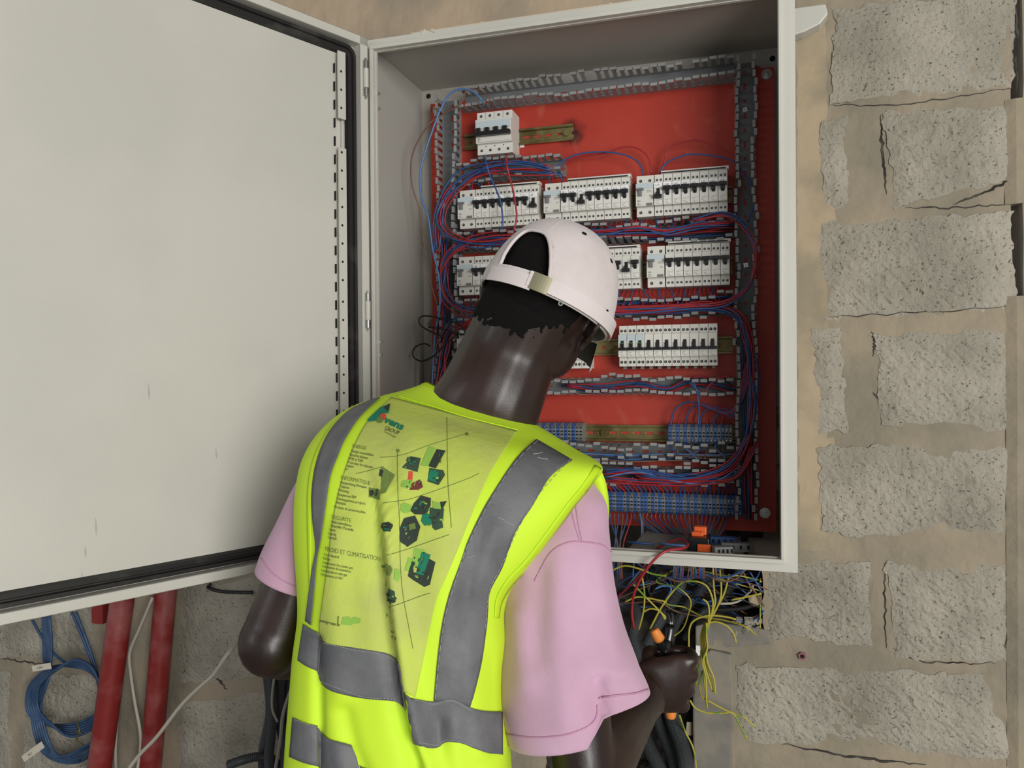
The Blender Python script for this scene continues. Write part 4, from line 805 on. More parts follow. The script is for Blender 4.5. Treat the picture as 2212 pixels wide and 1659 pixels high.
for s_ in (-1, 1):
    ell(B, HC + hr * .054 * s_ + hf * .015 - hu * .072, (hr, hf, hu), (.026, .045, .045), 14, 10)
    e0 = HC + hr * (.087 if s_ > 0 else .070) * s_ - hf * .004 - hu * .030; out = (hr * s_ * .9 - hf * .45).normalized()
    B.tube([e0 - hu * .030 + hf * .004, e0 - hu * .012 + out * .020 - hf * .010, e0 + hu * .014 + out * .027 - hf * .013, e0 + hu * .031 + out * .022 - hf * .002, e0 + hu * .028 + out * .010 + hf * .014], lambda t: .0052 - .001 * t, 8)
    ell(B, e0 + out * .009 - hu * .002, (out, hf, hu), (.013, .0055, .028), 12, 8); ell(B, e0 - hu * .033 + out * .005, (out, hf, hu), (.008, .006, .009), 10, 8)
limb(B, [(HC - hu * .03 - hf * .025, .076, .074), (UC(1100, 765, 1.205), .076, .070), (UC(1064, 850, 1.19), .080, .067), (UC(1034, 912, 1.185), .086, .060), (UC(1000, 990, 1.16), .080, .055)])
limb(B, [(UC(800, 990, 1.165), .045, .045), (UC(920, 985, 1.17), .055, .055), (UC(1070, 1015, 1.16), .06, .055), (UC(1180, 1095, 1.13), .045, .045)])
limb(B, [(UC(990, 985, 1.17), .09, .05), (UC(965, 1040, 1.15), .125, .07), (UC(925, 1150, 1.12), .140, .092), (UC(885, 1330, 1.09), .118, .085), (UC(870, 1500, 1.06), .112, .082), (UC(865, 1620, 1.05), .125, .092), (UC(868, 1740, 1.05), .135, .098), (UC(870, 1830, 1.05), .12, .09)])
hip = UC(868, 1760, 1.05)
for s_ in (-1, 1):
    f_ = hip + VR * .075 * s_
    limb(B, [(f_ + Vector((0, 0, -.02)), .08, .088), (Vector((f_.x + .01 * s_, f_.y, .68)), .074, .08), (Vector((f_.x + .02 * s_, f_.y + .015, .48)), .052, .056), (Vector((f_.x + .02 * s_, f_.y - .005, .32)), .050, .056), (Vector((f_.x + .02 * s_, f_.y, .10)), .034, .040), (Vector((f_.x + .02 * s_, f_.y + .01, .05)), .036, .05)])
    limb(B, [(Vector((f_.x + .02 * s_, f_.y - .05, .05)), .032, .03), (Vector((f_.x + .025 * s_, f_.y + .05, .045)), .042, .028), (Vector((f_.x + .03 * s_, f_.y + .15, .032)), .040, .018)])
# right arm
shR, elR, wrR, haR = UC(1200, 1140, 1.13), UC(1262, 1668, 1.05), UC(1388, 1530, 1.27), UC(1428, 1478, 1.35)
limb(B, [(UC(1130, 1100, 1.14), .045, .045), (shR, .050, .048), (shR.lerp(elR, .5), .048, .050), (shR.lerp(elR, .9), .044, .046), (elR, .042, .044)])
limb(B, [(elR + (elR - wrR).normalized() * .01, .040, .042), (elR.lerp(wrR, .25), .050, .050), (elR.lerp(wrR, .6), .042, .040), (wrR, .030, .027), (wrR.lerp(haR, .5), .034, .024)], 16)
# left arm
shL, elL, wrL = UC(724, 1040, 1.16), UC(588, 1392, 1.13), UC(770, 1400, 1.33)
limb(B, [(UC(800, 1020, 1.16), .045, .045), (shL, .046, .046), (shL.lerp(elL, .5), .046, .048), (shL.lerp(elL, .88), .048, .048), (elL, .046, .047)])
ell(B, elL + VU * .004, (VR, VF, VU), (.0475, .052, .050))
limb(B, [(elL + (elL - wrL).normalized() * .010, .040, .042), (elL.lerp(wrL, .12), .050, .048), (elL.lerp(wrL, .35), .047, .046), (elL.lerp(wrL, .7), .038, .036), (wrL, .029, .025), (wrL + (wrL - elL).normalized() * .03, .034, .022)], 16)
def hand(m, palm, kn, side, away, up, s=1.0, mirror=1):
    # palm centre; fingers curl from knuckles (in direction side) away and back round a handle running along up
    rs = []
    pts = [palm - side * .045 * s, palm - side * .02 * s, palm + side * .015 * s, palm + side * .036 * s]; wd = [.030, .038, .043, .042]; th = [.020, .019, .017, .014]
    for p, a, t_ in zip(pts, wd, th): rs.append([p + up * a * s * math.cos(2 * PI * k / 16) + away * t_ * s * math.sin(2 * PI * k / 16) for k in range(16)])
    m.rings(rs)
    for i in range(4):
        o_ = (1.5 - i) * .0222 * s; k0 = palm + side * (.030 - .003 * abs(i - 1)) * s + up * o_; L_ = (.040, .044, .041, .032)[i] * s; r = (.0098, .0102, .0098, .0086)[i] * s * .98
        p1 = k0 + side * .016 - away * .003; p2 = p1 + side * L_ * .25 + away * L_ * .85; p3 = p2 - side * L_ * .62 + away * L_ * .25; p4 = p3 - side * L_ * .45 - away * L_ * .25
        m.tube([k0 - side * .02, k0 + side * .004, p1, p2, p3, p4], lambda t, r=r: r * (1.08 - .25 * t), 10, sub=4)
    t0 = palm - side * .025 + up * .022 + away * .006
    m.tube([t0, t0 + up * .018 + away * .018, t0 + up * .022 + side * .012 + away * .038, t0 + up * .012 + side * .034 + away * .050], lambda t: .0135 - .0045 * t, 10, sub=4)
dirR = (haR - wrR).normalized()
sideR = (VR * .93 - VU * .06 + VF * .25).normalized(); awR = (VF * .95 - VR * .2).normalized(); upR = (VU * .96 + VR * .12).normalized()
hand(B, haR + sideR * .004, None, sideR, awR, upR, 1.22)
limb(B, [(wrR, .030, .027), (wrR.lerp(haR, .45) - sideR * .01, .034, .024), (haR - sideR * .02, .036, .02)], 14)
hL = wrL + VR * .05 + VF * .05 + VU * .01
hand(B, hL, None, (VR * .8 + VF * .5).normalized(), (VF * .8 - VR * .5).normalized(), VU)
limb(B, [(wrL, .029, .025), (hL - VR * .02, .032, .02)], 12)
tmp = B.build('body', m_skin, None)
r = tmp.modifiers.new('r', 'REMESH'); r.mode = 'VOXEL'; r.voxel_size = .0042; r.use_smooth_shade = True
sm = tmp.modifiers.new('s', 'SMOOTH'); sm.factor = .5; sm.iterations = 6
dg = bpy.context.evaluated_depsgraph_get(); me = bpy.data.meshes.new_from_object(tmp.evaluated_get(dg)); bpy.data.objects.remove(tmp)
for v in me.vertices: v.co -= feet
me.materials.clear(); me.materials.append(m_skin)
body = bpy.data.objects.new('body', me); COL.objects.link(body); body.parent = person
for p in me.polygons: p.use_smooth = True
# hair: cropped, thinning out over the nape
hv = {}; hm = MB()
for p in me.polygons:
    c = p.center + feet; d = c - HC; x, y, z = d.dot(hr), d.dot(hf), d.dot(hu)
    if (d.length > .16): continue
    q = Vector((x, y, z)); nn = noise.noise(q * 60) * .010 + noise.noise(q * 150) * .012
    nape = -.086 + (.85 if x > 0 else .1) * max(0, abs(x) - .02)
    if y < .055 and z > nape + nn - .006 and not (abs(x) > .066 and z < -.006 and y > -.035) and z < .09:
        f = []
        for vi in p.vertices:
            if vi not in hv:
                co = me.vertices[vi].co; hv[vi] = len(hm.v); n_ = me.vertices[vi].normal
                dd = co + feet - HC; x_, z_ = dd.dot(hr), dd.dot(hu); q_ = Vector((x_, dd.dot(hf), z_)); ma = z_ - (-.086 + (.85 if x_ > 0 else .1) * max(0, abs(x_) - .02) + noise.noise(q_ * 60) * .010 + noise.noise(q_ * 150) * .012)
                hm.v.append(co + feet + n_ * (max(-1, min(1, ma / .006)) * .0016 + .0008 + .0006 * noise.noise(co * 300)))
            f.append(hv[vi])
        hm.f.append(f); hm.m.append(0)
hm.build('hair', m_hair, person, smooth=True)
# ---- cap, worn backwards: peak away from us, adjusting strap at our side
cap = bpy.data.objects.new('cap', None); COL.objects.link(cap); cap.parent = person; cap.location = RC - feet
ra, rf, rh = .1035, .116, .137
def capP(phi, e, off=0):                # phi: 0 = right ear, +90 = forehead; e: 0 rim .. 1 top
    c_, s_ = math.cos(e * PI / 2), math.sin(e * PI / 2); k = 1 + .02 * math.sin(6 * phi) * 0
    c_ = c_ ** .74
    return RC + hr * (ra + off) * c_ * math.cos(phi) + hf * (rf + off) * c_ * math.sin(phi) + hu * ((rh + off) * s_ * (1) - .004)
AW, AH, AX = .43, .43, .02              # opening: half angle, height, centre shift
AK = .50
def arch(phi, e):
    a = (phi + PI / 2 + AX + AK * e + PI) % (2 * PI) - PI
    return abs(a) < AW and e < AH * math.sqrt(max(0, 1 - (abs(a) / AW) ** 3.4))
m = MB(); n = 108; K = 26
ph = [2 * PI * i / n for i in range(n)]; g = {}
for j in range(K + 1):
    for i in range(n): g[i, j] = len(m.v); m.v.append(capP(ph[i], j / K))
def inner(i, j):
    return arch(ph[i % n], j / K + .0001)
for j in range(K):
    for i in range(n):
        q = [(i, j), ((i + 1) % n, j), ((i + 1) % n, j + 1), (i, j + 1)]; ins = sum(inner(*a) for a in q)
        if ins == 4: continue
        m.f.append([g[a] for a in q]); m.m.append(0)
# pull the ragged vertices of the cut onto the arch line
for j in range(K + 1):
    for i in range(n):
        if inner(i, j):
            a = (ph[i] + PI / 2 + AX + AK * j / K + PI) % (2 * PI) - PI; r_ = math.sqrt((a / AW) ** 2 + (j / K / AH) ** 2) or 1
            best = None
            for t in range(61):
                aa = -AW + 2 * AW * t / 60; ee = AH * math.sqrt(max(0, 1 - (abs(aa) / AW) ** 3.4)); d2 = (aa - a) ** 2 + (ee - j / K) ** 2
                if best is None or d2 < best[0]: best = (d2, aa, ee)
            m.v[g[i, j]] = capP(best[1] - PI / 2 - AX - AK * best[2], best[2])
m.build('crown', m_cap, cap, smooth=True, solid=.0022)
m = MB(); pts = []
for t in range(41):
    aa = -AW + 2 * AW * t / 40; ee = AH * math.sqrt(max(0, 1 - (abs(aa) / AW) ** 3.4)); pts.append(capP(aa - PI / 2 - AX - AK * ee, ee, .0012))
m.tube(pts, .0028, 6, sub=1); m.build('opening_binding', m_cap, cap, smooth=True)
for q in range(6):                      # seams between the six panels
    p0 = PI / 6 + q * PI / 3 - PI / 2 - AX - .52
    if abs(((p0 + PI / 2 + AX + PI) % (2 * PI)) - PI) < AW * .9: lo = AH + .02
    else: lo = 0
    m = MB(); m.tube([capP(p0, lo + (.99 - lo) * t / 12, .0006) for t in range(13)], .0009, 5, sub=1); m.build('seam', m_cap, cap)
m = MB()                                # lower band all the way round
m.rings([[capP(2 * PI * i / 72, 0, .0015 + q[1]) + hu * q[0] for i in range(72)] for q in ((-.004, 0), (.020, .0005), (.020, -.003), (-.004, -.003), (-.004, 0))], cap0=False, cap1=False)
m.build('band', m_cap, cap, smooth=False)
def beltP(a, zz, off): return capP(a - PI / 2 - AX, 0, off) + hu * zz
for (a0, a1, off, zz, nm) in ((-AW - .12, AW * .45, .0040, .003, 'strap'), (AW * .30, PI / 2 + .55, .0055, .0085, 'strap')):
    m = MB(); rs = []
    for t in range(31):
        a = a0 + (a1 - a0) * t / 30; rs.append([beltP(a, zz - .011, off), beltP(a, zz + .011, off), beltP(a, zz + .011, off + .0022), beltP(a, zz - .011, off + .0022)])
    m.rings(rs); m.build(nm, m_cap, cap)
m = MB(); rs = []
for t in range(7):
    a = AW * .42 + .24 * t / 6; rs.append([beltP(a, .007 - .0125, .0075), beltP(a, .007 + .0125, .0075), beltP(a, .007 + .0125, .009), beltP(a, .007 - .0125, .009)])
m.rings(rs); m.build('buckle', m_brass, cap)
m = MB(); c = beltP(AW * .5 + .42, -.007, .0045); nn = (c - RC - hu * .0).normalized(); m.disc(c, nn, .0034, 14, 0, .001); m.disc(c + nn * .001, nn, .0020, 10, 1, .0003); m.build('metal_eyelet', [m_duct, m_dark], cap)
for (a, e) in ((AW + .18, .60), (AW + .92, .50), (AW + 1.9, .55), (-AW - .5, .6), (-AW - 1.3, .55)):
    c = capP(a - PI / 2 - AX, e, .0012); nn = (capP(a - PI / 2 - AX, e, .03) - c).normalized(); m = MB(); m.disc(c, nn, .0042, 12, 0, .0006); m.build('sewn_eyelet', m_dark, cap)
m = MB(); m.disc(capP(0, 1, .0008), hu, .006, 12, 0, .004); m.build('top_button', m_cap, cap, smooth=True)
m = MB(); top, bot = [], []             # peak
for t in range(13):
    for j in range(7):
        a = PI / 2 + (t / 12 - .5) * 1.6; e = j / 6; c = capP(a, 0, 0); ln = .072 * math.sqrt(max(0, 1 - (abs(t / 12 - .5) * 1.95) ** 2.2))
        p = c + hf * ln * e - hu * (.018 * e * e + .030 * (abs(t / 12 - .5) * 2) ** 2 * (.3 + e) * .9); top.append(p); bot.append(p - hu * .003)
k = 13 * 7; m.add(top + bot, [(i * 7 + j, i * 7 + j + 1, i * 7 + j + 8, i * 7 + j + 7) for i in range(12) for j in range(6)], 0)
m.f += [[k + i * 7 + j, k + i * 7 + j + 7, k + i * 7 + j + 8, k + i * 7 + j + 1] for i in range(12) for j in range(6)]; m.m += [1] * 72
for i in range(12): m.f.append([i * 7 + 6, k + i * 7 + 6, k + i * 7 + 13, i * 7 + 13]); m.m.append(1)
for j in range(6): m.f.append([j, k + j, k + j + 1, j + 1]); m.f.append([84 + j, 84 + j + 1, k + 84 + j + 1, k + 84 + j]); m.m += [1, 1]
m.build('peak', [m_cap, m_capin], cap, smooth=False)
# ---- t-shirt sleeves and shirt body
def shell(m, rows, n=56, fold=None, close=False):   # rows: (L px, R px, dL, dR, back bulge, front bulge)
    ks = [i / (len(rows) - 1) for i in range(len(rows))]; Lp = [UC(*r[0], r[2]) for r in rows]; Rp = [UC(*r[1], r[3]) for r in rows]
    SUB = 8; L2, R2 = cr(Lp, SUB), cr(Rp, SUB); BB = cr([Vector((r[4], r[5], r[6] if len(r) > 6 else 2.0)) for r in rows], SUB); rs = []
    for i in range(len(L2)):
        c = (L2[i] + R2[i]) / 2; h = (R2[i] - L2[i]) / 2; bk, fr, ex = BB[i]; ring = []
        hd = h.normalized(); nb = (-VF - hd * (-VF).dot(hd)).normalized()
        for k in range(n):
            a = 2 * PI * k / n; ca, sa = math.cos(a), math.sin(a); e = 2 / ex; ca = math.copysign(abs(ca) ** e, ca); s2 = math.copysign(abs(sa) ** e, sa)
            p = c + h * ca + nb * s2 * (bk if sa > 0 else fr)
            if fold: p = p + nb * fold(p) * (1 if sa > 0 else .4) * min(1, abs(sa) * 2.5)
            ring.append(p)
        rs.append(ring)
    m.rings(rs, cap0=False, cap1=False); return rs
def segdist(p, a, b_):
    ab = b_ - a; t = max(0, min(1, (p - a).dot(ab) / ab.length_squared)); q = a + ab * t; side = ab.x * (p.y - a.y) - ab.y * (p.x - a.x); return (p - q).length, side
def ridge(poly, amp, wd, step=0):
    P = [Vector(q) for q in poly]
    def f(px):
        best = min((segdist(px, a, b_) for a, b_ in zip(P, P[1:])), key=lambda s: s[0]); d = best[0]
        if step:                                      # an overlap: proud on one side, tucked on the other
            s_ = (-1 if best[1] > 0 else 1) * step * d / (wd * .55)
            return amp * 1.4 * s_ * math.exp(-(d / wd) ** 2)
        return amp * math.exp(-(d / wd) ** 2)
    return f
sl = [ridge([(1290, 1180), (1310, 1300), (1340, 1440)], .006, 22), ridge([(1215, 1180), (1210, 1350), (1225, 1560)], .004, 26), ridge([(1120, 1330), (1135, 1480)], .004, 20), ridge([(1165, 1240), (1160, 1420)], -.004, 22), ridge([(1290, 1480), (1298, 1600)], -.012, 16)]
def slf(p): q = PX(p); return 1.4 * sum(f(q) for f in sl)
m = MB()
RS = shell(m, [((1118, 1012), (1262, 1030), 1.14, 1.10, .045, .05), ((1100, 1080), (1305, 1085), 1.13, 1.08, .062, .05), ((1094, 1160), (1313, 1160), 1.12, 1.06, .070, .055), ((1088, 1260), (1325, 1260), 1.10, 1.05, .076, .06),
          ((1082, 1360), (1346, 1350), 1.08, 1.04, .080, .065), ((1078, 1460), (1376, 1430), 1.06, 1.03, .084, .07), ((1084, 1540), (1396, 1490), 1.05, 1.03, .085, .072), ((1095, 1592), (1403, 1520), 1.045, 1.03, .085, .074)], fold=slf)
shell(m, [((735, 985), (850, 960), 1.15, 1.15, .05, .05), ((672, 1010), (790, 1040), 1.155, 1.14, .055, .055), ((648, 1050), (770, 1090), 1.155, 1.13, .058, .055), ((612, 1120), (750, 1170), 1.15, 1.125, .06, .058), ((580, 1182), (730, 1240), 1.145, 1.12, .062, .06), ((565, 1222), (715, 1290), 1.14, 1.115, .062, .06)], 44)
shell(m, [((925, 872), (1148, 955), 1.215, 1.18, .045, .05), ((850, 900), (1225, 1010), 1.19, 1.15, .055, .07), ((760, 940), (1220, 1060), 1.16, 1.12, .07, .085), ((700, 1010), (1195, 1130), 1.15, 1.10, .085, .09), ((690, 1150), (1120, 1290), 1.12, 1.08, .09, .09), ((675, 1320), (1075, 1400), 1.10, 1.06, .088, .09), ((655, 1480), (1078, 1560), 1.08, 1.05, .085, .09), ((650, 1640), (1085, 1720), 1.07, 1.05, .09, .1), ((645, 1780), (1090, 1830), 1.06, 1.05, .1, .11)], 56)
for v in m.v:
    q = PX(v)
    if q.y > 1440 and q.x > 1262 and q.x < 1500: v.z += min(1, max(0, (q.x - 1270) / 40)) * min(1, (q.y - 1440) / 150) * .030
tsh = m.build('t_shirt', m_pink, person, smooth=True, solid=.0018)
def hem_band(ringpts, name, grow, w):
    c = sum(ringpts, Vector()) / len(ringpts)
    return c
bmB = bmesh.new(); bmB.from_mesh(tsh.data); bvt = BVHTree.FromBMesh(bmB); bmB.free()
def caster(bv):
    def cast(px, py, off=.0008):
        d = (RM @ Vector(((px - 1106) / FP, 1, (829.5 - py) / FP))).normalized(); hit, nrm, _, _ = bv.ray_cast(CP - feet, d)
        if hit is None:
            g_ = CP - feet + d * 1.12; hit, nrm, _, _ = bv.find_nearest(g_)
        if nrm.dot(d) > 0: nrm = -nrm
        return hit + feet + nrm * off
    return cast
tcast = caster(bvt)
def strand(cast, pts, r, name, mt, parent, off=.0012, n=40):
    m = MB(); m.tube([cast(p.x, p.y, off) for p in resample(pts, n)], r, 5, sub=1); return m.build(name, mt, parent, smooth=True)
m_seam = mat('pink_seam', rgb(190, 142, 170), .9)
strand(tcast, [(1093, 1585), (1150, 1592), (1210, 1588), (1262, 1572), (1285, 1552), (1290, 1522)], .0012, 'hem_stitch', m_seam, tsh)
strand(tcast, [(1292, 1508), (1330, 1502), (1370, 1498), (1398, 1490)], .0012, 'hem_stitch', m_seam, tsh)
strand(tcast, [(1155, 1255), (1190, 1195), (1228, 1172), (1262, 1172), (1300, 1178), (1318, 1192)], .0012, 'shoulder_seam', m_seam, tsh)
strand(tcast, [(1232, 1095), (1240, 1130), (1252, 1172)], .0008, 'shoulder_seam', m_seam, tsh); strand(tcast, [(1243, 1090), (1248, 1130), (1257, 1172)], .0008, 'shoulder_seam', m_seam, tsh)
strand(tcast, [(566, 1206), (590, 1238), (628, 1262), (668, 1275)], .0010, 'hem_stitch', m_seam, tsh)
# ---- vest
FLD = [(800, 985), (818, 1060), (830, 1150), (845, 1290), (860, 1400), (874, 1500), (888, 1570), (915, 1659), (940, 1760)]
vf = [ridge(FLD, .013, 24, 1), ridge([(735, 1150), (725, 1300), (735, 1500), (745, 1659)], .007, 30), ridge([(690, 1380), (688, 1500), (690, 1659), (690, 1760)], -.011, 12, 0), ridge([(745, 1540), (760, 1620), (790, 1700)], -.010, 20),
      ridge([(960, 1120), (965, 1300), (1000, 1480)], .005, 40), ridge([(1015, 1400), (1030, 1520), (1040, 1620)], .007, 22), ridge([(945, 1560), (935, 1640)], -.006, 24), ridge([(985, 1560), (1000, 1700)], .006, 24),
      ridge([(880, 960), (870, 1060)], .005, 30), ridge([(840, 1010), (850, 1080)], -.004, 18), ridge([(1010, 1250), (1000, 1420)], -.004, 20), ridge([(1070, 1150), (1030, 1290)], .004, 20), ridge([(1062, 1430), (1070, 1620)], -.008, 14)]
def vff(p):
    q = PX(p); t = max(0, min(1, (q.y - 960) / 240)); return vf[0](q) * t * t * (3 - 2 * t) + sum(f(q) for f in vf[1:])
VN = 200
m = MB()
VRows = [((925, 827), (1146, 912), 1.225, 1.185, .052, .058), ((880, 842), (1190, 938), 1.205, 1.17, .062, .080), ((820, 858), (1240, 970), 1.18, 1.14, .076, .095), ((756, 884), (1300, 1010), 1.16, 1.09, .092, .105, 2.2), ((705, 930), (1268, 1058), 1.15, 1.06, .105, .11, 2.3),
         ((676, 985), (1222, 1120), 1.14, 1.04, .110, .11, 2.4), ((664, 1045), (1178, 1178), 1.13, 1.03, .110, .11, 2.4), ((662, 1110), (1130, 1235), 1.12, 1.02, .106, .11, 2.4), ((664, 1180), (1092, 1285), 1.11, 1.015, .100, .11, 2.4), ((666, 1250), (1078, 1335), 1.10, 1.01, .096, .11, 2.3),
         ((662, 1320), (1083, 1395), 1.09, 1.01, .094, .11, 2.2), ((650, 1400), (1078, 1460), 1.085, 1.01, .092, .11, 2.2), ((642, 1480), (1080, 1530), 1.08, 1.01, .092, .11, 2.2), ((634, 1560), (1092, 1600), 1.075, 1.01, .094, .115, 2.2), ((628, 1650), (1100, 1680), 1.07, 1.01, .098, .12, 2.2), ((622, 1750), (1108, 1780), 1.065, 1.01, .104, .125, 2.2), ((616, 1850), (1112, 1880), 1.06, 1.01, .108, .13, 2.2)]
VRS = shell(m, VRows, 200, fold=vff)
vest = m.build('safety_vest', m_vest, person, smooth=True, solid=.0012)
bmB = bmesh.new(); bmB.from_mesh(vest.data); bvv = BVHTree.FromBMesh(bmB); bmB.free(); vcast = caster(bvv)
def strip2(A, Bq, name, mt, off, n=40, k=10, cast=vcast, parent=vest, solid=.0007):
    a, b_ = resample(A, n), resample(Bq, n); m = MB()
    for i in range(n):
        for j in range(k + 1): p = a[i].lerp(b_[i], j / k); m.v.append(cast(p.x, p.y, off))
    for i in range(n - 1):
        for j in range(k): q = i * (k + 1) + j; m.f.append([q, q + 1, q + k + 2, q + k + 1]); m.m.append(0)
    return m.build(name, mt, parent, smooth=True, solid=solid)
# paler printed back panel
PL_ = [(846, 860), (800, 905), (768, 960), (742, 1030), (722, 1115), (712, 1200), (700, 1290), (692, 1360), (704, 1388), (720, 1396)]
PR_ = [(1117, 932), (1098, 962), (1058, 1025), (1020, 1110), (985, 1195), (962, 1250), (942, 1300), (920, 1400), (903, 1470), (895, 1506)]
strip2(PL_, PR_, 'back_panel', m_panel, .0018, 110, 90)
TL_A = [(800, 867), (752, 892), (710, 940), (686, 1000), (677, 1061), (678, 1121), (685, 1182), (678, 1227), (668, 1300), (663, 1340)]
TL_B = [(822, 861), (780, 902), (748, 950), (731, 989), (716, 1031), (707, 1091), (696, 1167), (688, 1210), (681, 1290), (675, 1350)]
strip2(TL_A, TL_B, 'reflective_tape', m_ret, .0026, 60, 5)
TR_A = [(1158, 952), (1115, 993), (1068, 1061), (1038, 1112), (1010, 1170), (998, 1205), (973, 1272), (957, 1338), (946, 1421), (937, 1513)]
TR_B = [(1235, 997), (1188, 1031), (1150, 1091), (1111, 1151), (1084, 1222), (1056, 1275), (1051, 1320), (1048, 1355), (1037, 1430), (1015, 1525)]
strip2(TR_A, TR_B, 'reflective_tape', m_ret, .0026, 60, 14)
strip2([(659, 1347), (675, 1358), (691, 1364)], [(647, 1426), (665, 1438), (686, 1449)], 'reflective_tape', m_ret, .0028, 12, 8)
strip2([(691, 1366), (702, 1384), (719, 1391), (766, 1398), (821, 1407), (849, 1417), (866, 1433)], [(686, 1452), (697, 1474), (724, 1493), (780, 1506), (843, 1513), (862, 1520), (881, 1533)], 'reflective_tape', m_ret, .0030, 50, 12)
strip2([(877, 1495), (890, 1508), (937, 1514), (973, 1506), (993, 1513), (1015, 1526), (1043, 1535), (1081, 1537)], [(897, 1604), (921, 1615), (943, 1614), (968, 1601), (993, 1604), (1023, 1615), (1050, 1626), (1082, 1630)], 'reflective_tape', m_ret, .0030, 50, 12)
strip2([(636, 1549), (660, 1560), (686, 1567)], [(629, 1634), (655, 1645), (688, 1655)], 'reflective_tape', m_ret, .0028, 12, 8)
strip2([(686, 1571), (711, 1593), (735, 1602), (762, 1609)], [(690, 1664), (720, 1685), (750, 1696), (790, 1702)], 'reflective_tape', m_ret, .0030, 30, 10)
strip2([(777, 1653), (840, 1672), (930, 1690), (1085, 1712)], [(800, 1720), (860, 1755), (940, 1780), (1085, 1805)], 'reflective_tape', m_ret, .0030, 30, 10)
# bindings, seams, stitches
m_bind = mat('yellow_binding', rgb(196, 232, 30), .7); m_stitch = mat('stitching', rgb(150, 156, 120), .8); m_stg = mat('grey_stitching', rgb(165, 165, 168), .8)
m = MB(); cs = [sum(r_, Vector()) / len(r_) for r_ in VRS]
def outw(i, o_): return [p + (p - cs[i]).normalized() * o_ for p in VRS[i]]
m.rings([outw(0, -.002), outw(0, .0022), outw(1, .0024), outw(2, .0022), outw(2, -.002)], cap0=False, cap1=False); m.build('neck_binding', m_bind, vest, smooth=False)
strip2([(1297, 1012), (1269, 1057), (1240, 1092), (1214, 1129), (1150, 1215), (1107, 1262), (1083, 1300), (1076, 1335)], [(1284, 1006), (1254, 1050), (1225, 1085), (1198, 1122), (1136, 1205), (1094, 1250), (1070, 1292), (1066, 1335)], 'armhole_binding', m_bind, .0016, 60, 3)
strip2([(762, 878), (712, 925), (680, 985), (667, 1045), (665, 1110), (667, 1200), (669, 1290), (661, 1343)], [(772, 880), (722, 930), (688, 990), (676, 1045), (673, 1110), (674, 1200), (673, 1290), (665, 1343)], 'armhole_binding', m_bind, .0014, 40, 3)
strand(vcast, [(857, 858), (930, 880), (1010, 905), (1117, 932)], .0009, 'yoke_seam', m_bind, vest, .0026)
for pts in ([(1161, 955), (1118, 996), (1071, 1063), (1013, 1170), (976, 1272), (960, 1338), (949, 1421), (940, 1508)], [(1230, 996), (1146, 1091), (1080, 1220), (1053, 1275), (1044, 1355)], [(704, 1388), (766, 1402), (821, 1411), (864, 1432)], [(697, 1470), (780, 1502), (843, 1509), (880, 1528)], [(892, 1511), (937, 1518), (973, 1510), (1015, 1530)], [(905, 1603), (943, 1609), (968, 1596), (1023, 1610)], [(640, 1553), (686, 1570)]):
    R_ = resample(pts, 90); m = MB()
    for i in range(0, 88, 3): m.tube([vcast(R_[i].x, R_[i].y, .0036), vcast(R_[i + 2].x, R_[i + 2].y, .0036)], .0004, 4, sub=1)
    tag(m.build('stitches', m_stg, vest), kind='stuff')
# front edge of the armhole seen beyond the shoulder
flap = MB(); A_ = resample([(1272, 1040), (1289, 1075), (1300, 1115), (1305, 1150), (1304, 1185)], 20); B_ = resample([(1296, 1010), (1309, 1045), (1315, 1095), (1312, 1140), (1305, 1190)], 20)
for i in range(20):
    t = i / 19; flap.v += [UC(A_[i].x, A_[i].y, 1.115 + .03 * t), UC((A_[i].x + B_[i].x) / 2, (A_[i].y + B_[i].y) / 2, 1.10 + .04 * t), UC(B_[i].x, B_[i].y, 1.10 + .05 * t)]
for i in range(19):
    for j in range(2): q = i * 3 + j; flap.f.append([q, q + 1, q + 4, q + 3]); flap.m.append(0)
flap.build('armhole_front', m_vest, vest, smooth=True, solid=.002)
for (x, y, dx, dy) in ((1075, 1118, 14, 6), (1090, 1126, 18, 8), (1150, 985, 20, -3), (1160, 992, 22, 4), (1008, 1204, 18, -6)):
    m = MB(); m.tube([vcast(x, y, .0034), vcast(x + dx / 2, y + dy / 2 + 1, .0036), vcast(x + dx, y + dy, .0034)], .0005, 4, sub=2); m.build('scuff', m_scuff, vest)
